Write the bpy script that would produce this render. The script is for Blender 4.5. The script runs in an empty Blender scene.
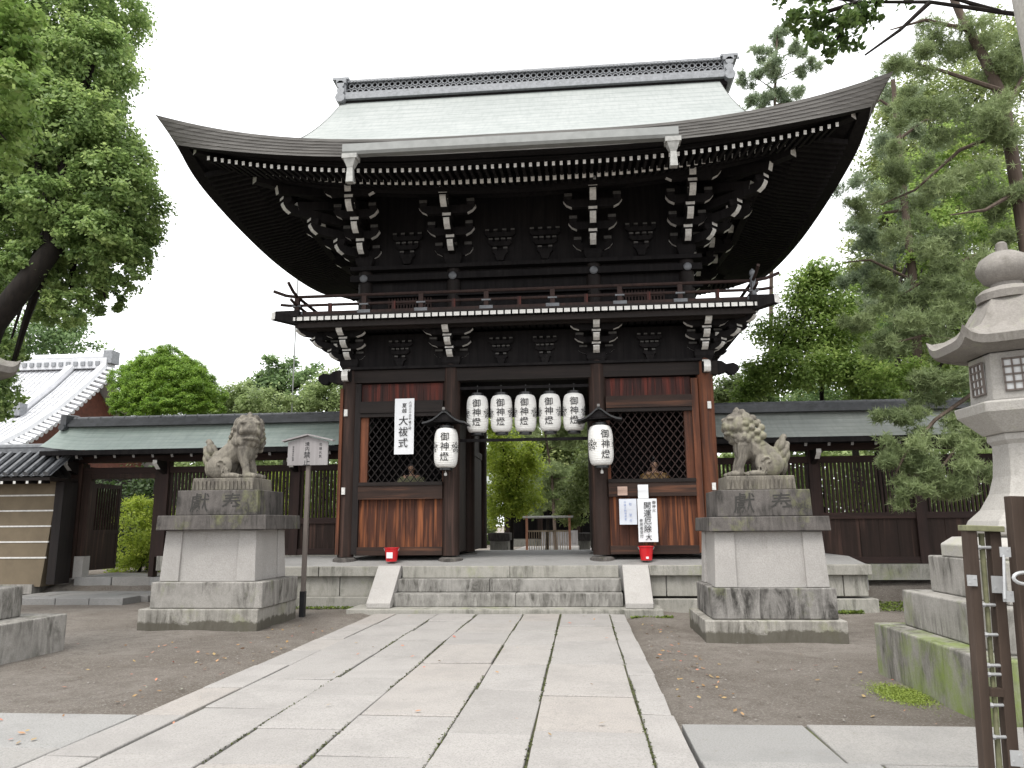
import bpy, bmesh, math, random
import numpy as np
from mathutils import Vector, Matrix
random.seed(7); RNG = np.random.default_rng(7)
R = math.radians
S = bpy.context.scene
COL = S.collection
PI = math.pi

# ------------------------------------------------------------------ camera
CAMLOC = Vector((1.10, -15.05, 1.5)); FPX = 750.0
def cam_axes(psi=5.1, pitch=10.65, roll=0.5):
    p, t, r = R(psi), R(pitch), R(roll)
    fw = Vector((-math.sin(p)*math.cos(t), math.cos(p)*math.cos(t), math.sin(t)))
    rt = Vector((math.cos(p), math.sin(p), 0)); up = rt.cross(fw)
    return math.cos(r)*rt - math.sin(r)*up, math.sin(r)*rt + math.cos(r)*up, fw
RT, UP, FW = cam_axes()
cd = bpy.data.cameras.new('Camera'); cam = bpy.data.objects.new('Camera', cd); COL.objects.link(cam)
cd.sensor_width = 36; cd.lens = FPX*36/1024; cd.clip_end = 2000; cd.clip_start = 0.1
M3 = Matrix((RT, UP, -FW)).transposed()
cam.matrix_world = Matrix.Translation(CAMLOC) @ M3.to_4x4()
S.camera = cam
def at(px, py, Y):
    """point of the plane y=Y seen at a pixel of the photograph (used to measure the place)"""
    d = FW + RT*((px-512)/FPX) + UP*((384-py)/FPX)
    return CAMLOC + d*((Y-CAMLOC.y)/d.y)
def scale_at(P): return (P-CAMLOC).dot(FW)/FPX      # metres per pixel there

# ------------------------------------------------------------------ sky, sun, exposure
W = bpy.data.worlds.new('World'); S.world = W; W.use_nodes = True
nt = W.node_tree; bg = nt.nodes['Background']
sky = nt.nodes.new('ShaderNodeTexSky'); sky.sky_type = 'NISHITA'; sky.sun_disc = False
sky.sun_elevation = R(62); sky.sun_rotation = R(200); sky.dust_density = 4; sky.air_density = 1.0
hs = nt.nodes.new('ShaderNodeHueSaturation'); hs.inputs['Saturation'].default_value = 0.10   # overcast: nearly colourless
nt.links.new(sky.outputs[0], hs.inputs['Color'])
cl = nt.nodes.new('ShaderNodeMix'); cl.data_type = 'RGBA'; cl.inputs['Factor'].default_value = .90        # closed white cloud cover over the sky
cl.inputs['B'].default_value = (7.0, 7.1, 7.2, 1); nt.links.new(hs.outputs[0], cl.inputs['A']); nt.links.new(cl.outputs['Result'], bg.inputs['Color'])
bg.inputs['Strength'].default_value = 0.15
sl = bpy.data.lights.new('Sun', 'SUN'); sl.energy = 1.8; sl.angle = R(25); sl.color = (1, .97, .92)
sun = bpy.data.objects.new('Sun', sl); COL.objects.link(sun)
az = R(200); el = R(62)                                   # from behind the camera, slightly left
sd = Vector((math.sin(az)*math.cos(el), math.cos(az)*math.cos(el), math.sin(el)))
sun.rotation_euler = sd.to_track_quat('Z', 'Y').to_euler()
S.view_settings.view_transform = 'Standard'; S.view_settings.look = 'None'
S.view_settings.gamma = 1; S.view_settings.use_curve_mapping = False
S.view_settings.exposure = 1.0
S.cycles.max_bounces = 6; S.cycles.diffuse_bounces = 3; S.cycles.transparent_max_bounces = 4

# ------------------------------------------------------------------ materials
def newmat(name):
    m = bpy.data.materials.new(name); m.use_nodes = True
    n = m.node_tree.nodes; b = n['Principled BSDF']
    return m, n, m.node_tree.links, b
def nz(n, l, scale, detail=5, rough=.6, vec=None, dist=0):
    t = n.new('ShaderNodeTexNoise'); t.inputs['Scale'].default_value = scale
    t.inputs['Detail'].default_value = detail; t.inputs['Roughness'].default_value = rough
    t.inputs['Distortion'].default_value = dist
    if vec is not None: l.new(vec, t.inputs['Vector'])
    return t.outputs['Fac']
def ramp(n, l, fac, stops):
    r = n.new('ShaderNodeValToRGB'); e = r.color_ramp.elements
    while len(e) < len(stops): e.new(.5)
    for i, (p, c) in enumerate(stops):
        e[i].position = p; e[i].color = (c[0], c[1], c[2], 1) if not isinstance(c, (int, float)) else (c, c, c, 1)
    l.new(fac, r.inputs['Fac']); return r.outputs['Color']
def mix(n, l, fac, a, b, mode='MIX'):
    m = n.new('ShaderNodeMix'); m.data_type = 'RGBA'; m.blend_type = mode
    def put(s, v):
        if hasattr(v, 'is_linked') or hasattr(v, 'links'): l.new(v, s)
        else: s.default_value = v if isinstance(v, (int, float)) else (v[0], v[1], v[2], 1)
    put(m.inputs['Factor'], fac); put(m.inputs['A'], a); put(m.inputs['B'], b)
    return m.outputs['Result']
def mapping(n, l, scale=(1, 1, 1), loc=(0, 0, 0), rot=(0, 0, 0)):
    tc = n.new('ShaderNodeTexCoord'); mp = n.new('ShaderNodeMapping')
    mp.inputs['Scale'].default_value = scale; mp.inputs['Location'].default_value = loc; mp.inputs['Rotation'].default_value = rot
    l.new(tc.outputs['Object'], mp.inputs['Vector']); return mp.outputs['Vector']
def bump(n, l, b, h, strength=.3, dist=.02):
    bp = n.new('ShaderNodeBump'); bp.inputs['Strength'].default_value = strength; bp.inputs['Distance'].default_value = dist
    l.new(h, bp.inputs['Height']); l.new(bp.outputs['Normal'], b.inputs['Normal'])
def plain(name, c, rough=.6, metal=0, var=.15, scale=8):
    m, n, l, b = newmat(name)
    v = mapping(n, l); f = nz(n, l, scale, 4, .6, v)
    d = tuple(x*(1-var) for x in c); u = tuple(min(1, x*(1+var)) for x in c)
    l.new(ramp(n, l, f, [(.3, d), (.7, u)]), b.inputs['Base Color'])
    b.inputs['Roughness'].default_value = rough; b.inputs['Metallic'].default_value = metal
    return m
def wood(name, dark, lite, worn=None, wornpos=.6, rough=.7, axis='z', spec=.25):
    """weathered timber: long streaks along the axis, optional worn streaks"""
    m, n, l, b = newmat(name)
    sc = {'z': (14, 14, .7), 'x': (.7, 14, 14), 'y': (14, .7, 14)}[axis]
    v = mapping(n, l, sc); f = nz(n, l, 1.0, 6, .65, v, .4)
    v2 = mapping(n, l, (1.5, 1.5, 1.5)); g = nz(n, l, 1.0, 4, .6, v2)
    c = ramp(n, l, f, [(.28, dark), (.75, lite)])
    c = mix(n, l, ramp(n, l, g, [(.35, 0.0), (.7, .6)]), c, dark)
    if worn:
        sc2 = {'z': (12, 12, .6), 'x': (.6, 12, 12), 'y': (12, .6, 12)}[axis]
        v3 = mapping(n, l, sc2, (3.1, 1.7, .3)); h = nz(n, l, 1.0, 3, .5, v3, .3)
        c = mix(n, l, ramp(n, l, h, [(wornpos-.1, 0.0), (wornpos+.08, .95)]), c, worn)
    l.new(c, b.inputs['Base Color']); b.inputs['Roughness'].default_value = rough
    b.inputs['Specular IOR Level'].default_value = spec
    bump(n, l, b, f, .35, .01); return m
def stone(name, base, dark, moss=None, stain=.5, mossamt=.5, streak=True, seed=0, fine=60):
    base = (base[0]*.755, base[1]*.735, base[2]*.745); dark = tuple(x*.74 for x in dark)
    m, n, l, b = newmat(name)
    v = mapping(n, l, (1, 1, 1), (seed*3.1, seed*1.7, seed*.9))
    gr = nz(n, l, fine, 3, .7, v); bgm = nz(n, l, 2.2, 5, .62, v)
    c = ramp(n, l, gr, [(.3, tuple(x*.78 for x in base)), (.7, tuple(min(1, x*1.15) for x in base))])
    c = mix(n, l, ramp(n, l, bgm, [(.3, .0), (.75, .55)]), c, tuple(x*.72 for x in base))
    if streak:
        vs = mapping(n, l, (7, 7, 1.5), (seed*2.3+1, seed, .4)); st = nz(n, l, 1.0, 7, .72, vs, 1.1)
        va = mapping(n, l, (1.3, 1.3, 1.6), (seed*1.3+7, seed*.7, 1.4)); am = nz(n, l, 1.0, 4, .65, va)
        sm = n.new('ShaderNodeMath'); sm.operation = 'MULTIPLY'
        l.new(ramp(n, l, st, [(.60-stain*.28, 0.0), (.80-stain*.2, .95)]), sm.inputs[0])
        l.new(ramp(n, l, am, [(.62-stain*.38, 0.0), (.78-stain*.28, 1.0)]), sm.inputs[1])
        c = mix(n, l, sm.outputs[0], c, dark)
        fb = nz(n, l, 16, 5, .7, v); c = mix(n, l, ramp(n, l, fb, [(.50, 0.0), (.72, .35)]), c, tuple((x+y)/2 for x, y in zip(base, dark)))
    if moss:
        vm = mapping(n, l, (1.6, 1.6, 1.2), (seed+5.5, seed*.6, 2)); ms = nz(n, l, 1.0, 7, .7, vm)
        c = mix(n, l, ramp(n, l, ms, [(.66-mossamt*.25, 0.0), (.82-mossamt*.2, .85)]), c, moss)
    l.new(c, b.inputs['Base Color']); b.inputs['Roughness'].default_value = .9
    b.inputs['Specular IOR Level'].default_value = .2
    bump(n, l, b, gr, .35, .008); return m

M = {}
M['dark'] = wood('dark_timber', (0.0080, 0.0064, 0.0064), (0.0240, 0.0176, 0.0160))
M['dark_x'] = wood('dark_timber_long', (0.0086, 0.0065, 0.0058), (0.0259, 0.0180, 0.0158), axis='x')
M['black'] = wood('black_timber', (0.0093, 0.0085, 0.0093), (0.0248, 0.0225, 0.0225), spec=.10, rough=.85)
M['post'] = wood('post_timber', (0.0158, 0.0094, 0.0072), (0.0432, 0.0245, 0.0194), worn=(0.0720, 0.0396, 0.0302), wornpos=.66)
M['outer'] = wood('weathered_red_post', (.06, .022, .012), (.21, .075, .036), worn=(.035, .02, .016), wornpos=.60)
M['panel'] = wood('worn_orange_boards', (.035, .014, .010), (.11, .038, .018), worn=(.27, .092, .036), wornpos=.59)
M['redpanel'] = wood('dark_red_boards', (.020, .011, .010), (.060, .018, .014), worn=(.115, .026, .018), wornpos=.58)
M['beam_x'] = wood('weathered_beam', (0.0192, 0.0112, 0.0088), (0.0520, 0.0288, 0.0208), worn=(0.1120, 0.0496, 0.0288), wornpos=.64, axis='x')
M['wallwood'] = wood('wing_timber', (.018, .011, .010), (.050, .027, .022))
M['wallwood_x'] = wood('wing_timber_long', (.018, .011, .010), (.050, .027, .022), axis='x')
M['white'] = plain('white_paint', (.60, .59, .565), .7, 0, .18, 18)
M['bgrey'] = plain('dusty_paint', (.075, .072, .068), .8, 0, .4, 20)
M['greyend'] = plain('faded_paint', (0.163, 0.155, 0.148), .8, 0, .2, 20)
M['paper'] = plain('lantern_paper', (.74, .73, .705), .7, 0, .03, 6)
M['ink'] = plain('black_ink', (.018, .018, .02), .7, 0, .1, 8)
M['bluepaper'] = plain('notice_paper', (0.548, 0.570, 0.622), .7, 0, .03, 5)
M['wpaper'] = plain('white_paper', (.70, .71, .73), .7, 0, .03, 5)
M['pinkpaper'] = plain('faded_pink_paper', (0.385, 0.266, 0.215), .7, 0, .1, 30)
M['blueink'] = plain('blue_ink', (.20, .27, .48), .7)
M['redplastic'] = plain('red_plastic', (.55, .012, .018), .35, 0, .08, 4)
M['blackmetal'] = plain('black_lacquer', (.012, .012, .013), .35)
M['ironmetal'] = plain('dark_iron', (.03, .03, .032), .5, .6)
M['silver'] = plain('zinc_fittings', (0.503, 0.511, 0.518), .42, .55, .08, 20)
M['spout'] = plain('weathered_spout', (0.311, 0.311, 0.296), .7, .1, .2, 14)
M['gutter'] = plain('grey_copper_gutter', (0.222, 0.229, 0.222), .6, .15, .12, 5)
M['stone'] = stone('pale_granite', (.50, .49, .46), (.26, .24, .21), None, .30, seed=1)
M['stone_b'] = stone('stained_granite', (0.4370, 0.4275, 0.3895), (0.0808, 0.0760, 0.0646), (0.1900, 0.2090, 0.1045), .75, .45, seed=2)
M['stone_d'] = stone('blackened_granite', (0.1892, 0.1760, 0.1628), (0.0440, 0.0414, 0.0378), (0.1936, 0.2024, 0.0880), .95, .40, seed=3)
M['stone_l'] = stone('lantern_granite', (.50, .49, .45), (.27, .26, .23), (.34, .34, .25), .32, .38, seed=4)
M['stone_m'] = stone('mossy_granite', (.38, .37, .335), (.06, .06, .042), (.17, .23, .045), .80, .95, seed=5)
M['stone_s'] = stone('step_granite', (.44, .435, .385), (.09, .09, .07), (.23, .25, .13), .62, .42, seed=6)
M['stone_k'] = stone('half_blackened_granite', (.42, .41, .38), (.045, .042, .038), (.17, .18, .09), 1.0, .30, seed=9)
M['stone_r'] = stone('weathered_roof_granite', (.33, .315, .285), (.13, .12, .10), (.27, .28, .20), .70, .45, seed=10)
M['stone_step'] = stone('grimy_step_granite', (.43, .425, .39), (.085, .08, .07), None, .85, .3, seed=11)
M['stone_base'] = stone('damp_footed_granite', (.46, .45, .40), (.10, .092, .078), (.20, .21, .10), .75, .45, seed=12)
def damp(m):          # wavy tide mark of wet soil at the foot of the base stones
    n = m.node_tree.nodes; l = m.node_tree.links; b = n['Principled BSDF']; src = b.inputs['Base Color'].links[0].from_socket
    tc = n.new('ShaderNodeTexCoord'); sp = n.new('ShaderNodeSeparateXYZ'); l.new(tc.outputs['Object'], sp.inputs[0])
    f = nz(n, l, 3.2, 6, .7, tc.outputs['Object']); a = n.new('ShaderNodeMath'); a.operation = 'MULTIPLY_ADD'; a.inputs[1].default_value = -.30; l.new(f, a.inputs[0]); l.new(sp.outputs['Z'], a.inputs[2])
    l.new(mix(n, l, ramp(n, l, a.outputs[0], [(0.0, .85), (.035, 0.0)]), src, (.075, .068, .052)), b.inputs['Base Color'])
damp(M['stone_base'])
M['lion'] = stone('carved_sandstone', (.315, .295, .24), (.095, .085, .075), (.22, .22, .13), .85, .42, seed=7, fine=40)
M['carve'] = plain('carved_letter_shade', (.038, .036, .033), .95)
M['glass'] = plain('white_shoji', (0.555, 0.562, 0.562), .5, 0, .03)
M['ochre'] = plain('ochre_plaster', (.150, .118, .078), .9, 0, .12, 3)
M['gold'] = plain('gilt_brocade', (.20, .12, .045), .5, .3, .6, 25)
M['skin'] = plain('painted_face', (.36, .22, .15), .7)
M['orange'] = plain('vermilion_timber', (.55, .26, .16), .7, 0, .2, 6)
M['bamboo'] = plain('pale_bamboo', (.33, .26, .18), .7, 0, .3, 8)
M['signwood'] = wood('grey_sign_board', (0.228, 0.213, 0.213), (0.334, 0.319, 0.319), rough=.85)
M['signpole'] = wood('grey_brown_pole', (0.122, 0.103, 0.091), (0.198, 0.171, 0.156), rough=.85)
M['gatewood'] = wood('brown_gate_timber', (.032, .022, .017), (.085, .060, .046), rough=.75)
M['mossypole'] = plain('lichen_bamboo', (.16, .16, .09), .8, 0, .35, 14)
M['bark'] = wood('tree_bark', (0.0060, 0.0048, 0.0042), (0.0240, 0.0186, 0.0150), rough=.95)
M['pinebark'] = wood('pine_bark', (.050, .036, .028), (.13, .10, .08), rough=.95)
M['tilegrey'] = plain('dark_roof_tile', (.11, .115, .125), .45, 0, .35, 10)
M['ridgedark'] = plain('dark_ridge_tile', (.055, .058, .064), .5, 0, .4, 6)
M['tilepale'] = plain('silver_roof_tile', (.52, .525, .545), .38, 0, .10, 3)
M['tilepale_edge'] = plain('roof_tile_grey', (0.207, 0.215, 0.229), .5, 0, .25, 12)
M['redgable'] = plain('red_gable_boards', (.10, .030, .016), .8, 0, .3, 6)

def roofmat(name, a, b_, course, dark, axis, scale, rough=.7, bands=.35):
    """sheet or shingle roof laid in courses along one axis; patchy patina"""
    m, n, l, b = newmat(name)
    v = mapping(n, l, (.7, 3.2, 3.2)); f = nz(n, l, 1.6, 8, .74, v)
    vb = mapping(n, l, (.45, .45, .45)); fb = nz(n, l, 1.0, 5, .65, vb)
    v2 = mapping(n, l, (6, 1, 1)); f2 = nz(n, l, 2.0, 4, .6, v2)
    c = ramp(n, l, f, [(.28, a), (.72, b_)])
    c = mix(n, l, ramp(n, l, f2, [(.45, 0.0), (.8, .45)]), c, dark)
    c = mix(n, l, ramp(n, l, fb, [(.45, 0.0), (.75, .5)]), c, tuple((x+y)/2 for x, y in zip(a, dark)))
    wv = n.new('ShaderNodeTexWave'); wv.bands_direction = axis; wv.wave_profile = 'SAW'
    wv.inputs['Scale'].default_value = scale; wv.inputs['Distortion'].default_value = .25; wv.inputs['Detail'].default_value = 3
    wv.inputs['Detail Scale'].default_value = 2
    tc = n.new('ShaderNodeTexCoord'); l.new(tc.outputs['Object'], wv.inputs['Vector'])
    c = mix(n, l, ramp(n, l, wv.outputs['Fac'], [(.0, bands), (.14, 0.0), (1, 0.0)]), c, dark)
    l.new(c, b.inputs['Base Color']); b.inputs['Roughness'].default_value = rough
    bump(n, l, b, wv.outputs['Fac'], .5, .02); return m
M['mainroof'] = roofmat('main_roof_shingle', (0.2075, 0.2267, 0.2155), (0.3056, 0.3168, 0.3080), 1, (0.1309, 0.1500, 0.1420), 'Y', 1.15, .55, .95)
M['copper'] = roofmat('green_copper_roof', (0.2134, 0.2688, 0.2410), (0.3240, 0.3674, 0.3395), 1, (0.1251, 0.1693, 0.1472), 'Y', 2.6, .5, .75)
M['copper_g'] = roofmat('grey_green_copper_roof', (0.2050, 0.2242, 0.2083), (0.3040, 0.3173, 0.2967), 1, (0.1140, 0.1302, 0.1200), 'Y', 2.6, .5, .75)
def layered():
    m, n, l, b = newmat('layered_eave_edge')
    tc = n.new('ShaderNodeTexCoord')
    v = mapping(n, l, (1.2, 1.2, 26)); f = nz(n, l, 1.0, 4, .7, v)
    c = ramp(n, l, f, [(.3, (.072, .068, .064)), (.72, (.185, .178, .168))])
    l.new(c, b.inputs['Base Color']); b.inputs['Roughness'].default_value = .95; bump(n, l, b, f, .5, .02); return m
M['eave'] = layered()

def dirtmat():
    m, n, l, b = newmat('packed_earth'); v = mapping(n, l)
    f = nz(n, l, .55, 6, .65, v, .5); g = nz(n, l, 42, 5, .85, v); h = nz(n, l, 4.5, 6, .72, v); k = nz(n, l, 130, 2, .6, v)
    c = ramp(n, l, f, [(.32, (.134, 0.110, 0.088)), (.70, (.262, 0.233, 0.204))])
    c = mix(n, l, ramp(n, l, h, [(.45, 0.0), (.70, .7)]), c, (.109, 0.086, 0.067))
    c = mix(n, l, ramp(n, l, g, [(.52, 0.0), (.66, .85)]), c, (.397, 0.373, 0.335))
    c = mix(n, l, ramp(n, l, g, [(.30, .8), (.42, 0.0)]), c, (.070, 0.056, 0.046))
    c = mix(n, l, ramp(n, l, k, [(.30, .7), (.42, 0.0)]), c, (.064, 0.052, 0.043))
    l.new(c, b.inputs['Base Color']); b.inputs['Roughness'].default_value = .95
    bump(n, l, b, g, 1.0, .04); return m
M['dirt'] = dirtmat()
def slabmat(name, base, amt=.12):
    m, n, l, b = newmat(name); v = mapping(n, l)
    at_ = n.new('ShaderNodeAttribute'); at_.attribute_name = 'var'
    g = nz(n, l, 75, 4, .8, v); f = nz(n, l, 1.7, 7, .7, v)
    c = ramp(n, l, at_.outputs['Fac'], [(0, tuple(x*.88 for x in base)), (.5, base), (1, (base[0]*.99, base[1]*.955, base[2]*.92))])
    c = mix(n, l, ramp(n, l, g, [(.36, .85), (.50, 0.0)]), c, tuple(x*.55 for x in base))
    c = mix(n, l, ramp(n, l, g, [(.56, 0.0), (.68, .5)]), c, tuple(min(1, x*1.3) for x in base))
    c = mix(n, l, ramp(n, l, f, [(.46, 0.0), (.72, .65)]), c, tuple(x*.64 for x in base))
    sp = nz(n, l, 11, 7, .78, v); c = mix(n, l, ramp(n, l, sp, [(.58, 0.0), (.70, .55)]), c, (.17, .155, .13))
    l.new(c, b.inputs['Base Color']); b.inputs['Roughness'].default_value = .8
    bump(n, l, b, g, .7, .008); return m
M['slab'] = slabmat('path_granite', (0.3156, 0.2991, 0.2845))
M['slab_g'] = slabmat('cross_path_granite', (0.262, 0.256, 0.247))
def mossjoint():
    m, n, l, b = newmat('moss_joint'); v = mapping(n, l)
    f = nz(n, l, 5, 5, .7, v)
    l.new(ramp(n, l, f, [(.35, (.055, .050, .038)), (.62, (.075, .085, .026))]), b.inputs['Base Color']); b.inputs['Roughness'].default_value = 1
    return m
M['joint'] = mossjoint()
def leafmat(name, d, c, lt, trans=.35, rough=.5):
    m, n, l, b = newmat(name)
    a = n.new('ShaderNodeAttribute'); a.attribute_name = 'var'
    col = ramp(n, l, a.outputs['Fac'], [(0, d), (.5, c), (1, lt)])
    l.new(col, b.inputs['Base Color']); b.inputs['Roughness'].default_value = rough; b.inputs['Specular IOR Level'].default_value = .3
    t = n.new('ShaderNodeBsdfTranslucent'); hsn = n.new('ShaderNodeHueSaturation'); hsn.inputs['Value'].default_value = 1.25
    l.new(col, hsn.inputs['Color']); l.new(hsn.outputs[0], t.inputs['Color'])
    mx = n.new('ShaderNodeMixShader'); mx.inputs[0].default_value = trans
    l.new(b.outputs[0], mx.inputs[1]); l.new(t.outputs[0], mx.inputs[2]); l.new(mx.outputs[0], n['Material Output'].inputs['Surface'])
    return m
M['leaf_camphor'] = leafmat('camphor_leaf', (0.0894, 0.1450, 0.0480), (0.2090, 0.2987, 0.0976), (0.3782, 0.4713, 0.1740), .5)
M['leaf_near'] = leafmat('young_bright_leaf', (.10, .17, .04), (.18, .27, .07), (.28, .36, .12), .5)
M['leaf_bg'] = leafmat('grey_green_leaf', (0.0660, 0.1166, 0.0451), (0.1320, 0.2046, 0.0770), (0.2244, 0.3102, 0.1188), .45)
M['leaf_mid'] = leafmat('fresh_green_leaf', (0.0972, 0.1380, 0.0459), (0.1932, 0.2410, 0.0851), (0.3180, 0.3560, 0.1472), .5)
M['leaf_pale'] = leafmat('pale_green_leaf', (.15, .205, .075), (.235, .30, .12), (.33, .40, .18), .45)
M['leaf_maple'] = leafmat('maple_leaf', (0.1203, 0.1859, 0.0467), (0.2228, 0.3234, 0.0804), (0.3713, 0.4543, 0.1403), .5)
M['leaf_yellow'] = leafmat('yellow_green_leaf', (0.143, 0.209, 0.028), (0.297, 0.374, 0.050), (0.462, 0.528, 0.099), .5)
M['leaf_clip'] = leafmat('clipped_yew_leaf', (0.0806, 0.1534, 0.0213), (0.1826, 0.3058, 0.0403), (0.3136, 0.4514, 0.0728), .35)
M['leaf_pine'] = leafmat('pine_needles', (0.1116, 0.1478, 0.0672), (0.2070, 0.2594, 0.1183), (0.3185, 0.3776, 0.1855), .4)
M['leaf_pine2'] = leafmat('grey_pine_needles', (0.1265, 0.1708, 0.1012), (0.2214, 0.2783, 0.1708), (0.3289, 0.3795, 0.2403), .4)
M['leaf_pine3'] = leafmat('light_pine_needles', (.15, .20, .08), (.25, .31, .14), (.36, .42, .22), .45)
M['leaf_dark'] = leafmat('dark_evergreen_leaf', (.022, .042, .013), (.045, .080, .022), (.08, .13, .038), .3)
M['jointmoss'] = leafmat('joint_moss', (.03, .035, .012), (.06, .072, .02), (.10, .115, .03), .1)
M['leaf_twig'] = leafmat('backlit_broad_leaf', (.03, .06, .016), (.07, .115, .03), (.14, .20, .06), .45)
M['moss'] = leafmat('moss_tuft', (0.072, 0.108, 0.022), (0.153, 0.207, 0.036), (0.252, 0.306, 0.063), .2)
M['dry'] = leafmat('dry_leaf', (.20, .10, .04), (.34, .25, .12), (.45, .13, .10), .1)

# ------------------------------------------------------------------ mesh builder
class MB:
    def __init__(s): s.v = []; s.f = []; s.m = []
    def add(s, vs, fs, m=0):
        o = len(s.v); s.v += [tuple(p) for p in vs]
        s.f += [tuple(i+o for i in f) for f in fs]
        s.m += list(m) if isinstance(m, (list, tuple)) else [m]*len(fs)
    def box(s, x0, x1, y0, y1, z0, z1, m=0):
        s.add([(x0,y0,z0),(x1,y0,z0),(x1,y1,z0),(x0,y1,z0),(x0,y0,z1),(x1,y0,z1),(x1,y1,z1),(x0,y1,z1)],
              [(0,3,2,1),(4,5,6,7),(0,1,5,4),(1,2,6,5),(2,3,7,6),(3,0,4,7)], m)
    def cbox(s, c, sx, sy, sz, m=0): s.box(c[0]-sx/2, c[0]+sx/2, c[1]-sy/2, c[1]+sy/2, c[2]-sz/2, c[2]+sz/2, m)
    def taper(s, c, w0, d0, w1, d1, z0, z1, m=0):
        x, y = c
        s.add([(x-w0/2,y-d0/2,z0),(x+w0/2,y-d0/2,z0),(x+w0/2,y+d0/2,z0),(x-w0/2,y+d0/2,z0),
               (x-w1/2,y-d1/2,z1),(x+w1/2,y-d1/2,z1),(x+w1/2,y+d1/2,z1),(x-w1/2,y+d1/2,z1)],
              [(0,3,2,1),(4,5,6,7),(0,1,5,4),(1,2,6,5),(2,3,7,6),(3,0,4,7)], m)
    def bar(s, p, q, w, h, m=0, mend=None, up=(0,0,1)):
        p, q = Vector(p), Vector(q); d = (q-p).normalized(); u = Vector(up)
        n = d.cross(u)
        if n.length < 1e-4: n = d.cross(Vector((1,0,0)))
        n.normalize(); u = n.cross(d); a, b = n*w/2, u*h/2
        vs = [p-a-b, p+a-b, p+a+b, p-a+b, q-a-b, q+a-b, q+a+b, q-a+b]
        mm = [m]*6
        if mend is not None: mm[1] = mend
        s.add(vs, [(0,1,2,3),(4,7,6,5),(0,4,5,1),(1,5,6,2),(2,6,7,3),(3,7,4,0)], mm)
    def tube(s, pts, rad, n=8, m=0, cap=True):
        pts = [Vector(p) for p in pts]; k = len(pts)
        if not hasattr(rad, '__len__'): rad = [rad]*k
        vs = []; prev = None
        for i, p in enumerate(pts):
            t = (pts[min(i+1, k-1)]-pts[max(i-1, 0)]).normalized()
            a = t.cross(Vector((0,0,1)) if prev is None else prev)
            if prev is None:
                if a.length < 1e-3: a = t.cross(Vector((1,0,0)))
                a.normalize(); b = a.cross(t).normalized()
            else:
                b = prev - t*prev.dot(t); b.normalize(); a = t.cross(b)
            prev = b
            for j in range(n):
                th = 2*PI*j/n; vs.append(p + (a*math.cos(th)+b*math.sin(th))*rad[i])
        fs = [(i*n+j, i*n+(j+1)%n, (i+1)*n+(j+1)%n, (i+1)*n+j) for i in range(k-1) for j in range(n)]
        if cap: fs += [tuple(range(n))[::-1], tuple((k-1)*n+j for j in range(n))]
        s.add(vs, fs, m)
    def lathe(s, c, prof, n=24, m=0, rot=0, cap=True):
        vs = []; k = len(prof)
        for r, z in prof:
            for j in range(n):
                th = 2*PI*j/n+rot; vs.append((c[0]+r*math.cos(th), c[1]+r*math.sin(th), c[2]+z))
        fs = [(i*n+j, i*n+(j+1)%n, (i+1)*n+(j+1)%n, (i+1)*n+j) for i in range(k-1) for j in range(n)]
        if cap: fs += [tuple(range(n))[::-1], tuple((k-1)*n+j for j in range(n))]
        s.add(vs, fs, m)
    def prism(s, poly, o, ax, ay, n, w, m=0, mside=None):
        """polygon (a,b) in the plane o+a*ax+b*ay, extruded by w along n (centred)"""
        o, ax, ay, n = Vector(o), Vector(ax), Vector(ay), Vector(n); k = len(poly)
        vs = [o+ax*a+ay*b-n*w/2 for a, b in poly]+[o+ax*a+ay*b+n*w/2 for a, b in poly]
        fs = [tuple(range(k)), tuple(range(2*k-1, k-1, -1))]+[(i, i+k, (i+1)%k+k, (i+1)%k) for i in range(k)]
        ms = [m, m]+([m]*k if mside is None else list(mside))
        s.add(vs, fs, ms)
    def build(s, name, mats, parent=None, org=(0,0,0), smooth=False, bevel=0, normals=True):
        me = bpy.data.meshes.new(name)
        me.from_pydata([(a-org[0], b-org[1], c-org[2]) for a, b, c in s.v], [], s.f)
        for mt in (mats if isinstance(mats, (list, tuple)) else [mats]): me.materials.append(mt)
        me.polygons.foreach_set('material_index', s.m)
        if normals:
            bm = bmesh.new(); bm.from_mesh(me); bmesh.ops.recalc_face_normals(bm, faces=bm.faces); bm.to_mesh(me); bm.free()
        if smooth: me.polygons.foreach_set('use_smooth', [True]*len(me.polygons))
        me.update()
        o = bpy.data.objects.new(name, me); COL.objects.link(o)
        if parent is not None: o.parent = parent
        else: o.location = org
        if bevel:
            b = o.modifiers.new('bevel', 'BEVEL'); b.width = bevel; b.segments = 2; b.limit_method = 'ANGLE'; b.angle_limit = R(40)
        if smooth:
            try: me.set_sharp_from_angle(angle=R(40))
            except Exception: pass
        return o
def tag(o, label=None, cat=None, group=None, kind=None):
    if label: o['label'] = label
    if cat: o['category'] = cat
    if group: o['group'] = group
    if kind: o['kind'] = kind
    return o
def thing(name, label, cat, loc=(0,0,0), group=None, rz=0):
    o = bpy.data.objects.new(name, None); COL.objects.link(o); o.location = loc; o.rotation_euler = (0,0,rz)
    o.empty_display_size = .1
    return tag(o, label, cat, group)
def dup_tree(o, parent=None):
    c = o.copy(); COL.objects.link(c)
    if parent is not None: c.parent = parent
    for ch in [x for x in o.children]: dup_tree(ch, c)
    return c
def inst(o, loc, parent=None):
    c = o.copy(); COL.objects.link(c); c.location = loc
    if parent is not None: c.parent = parent
    return c

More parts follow.
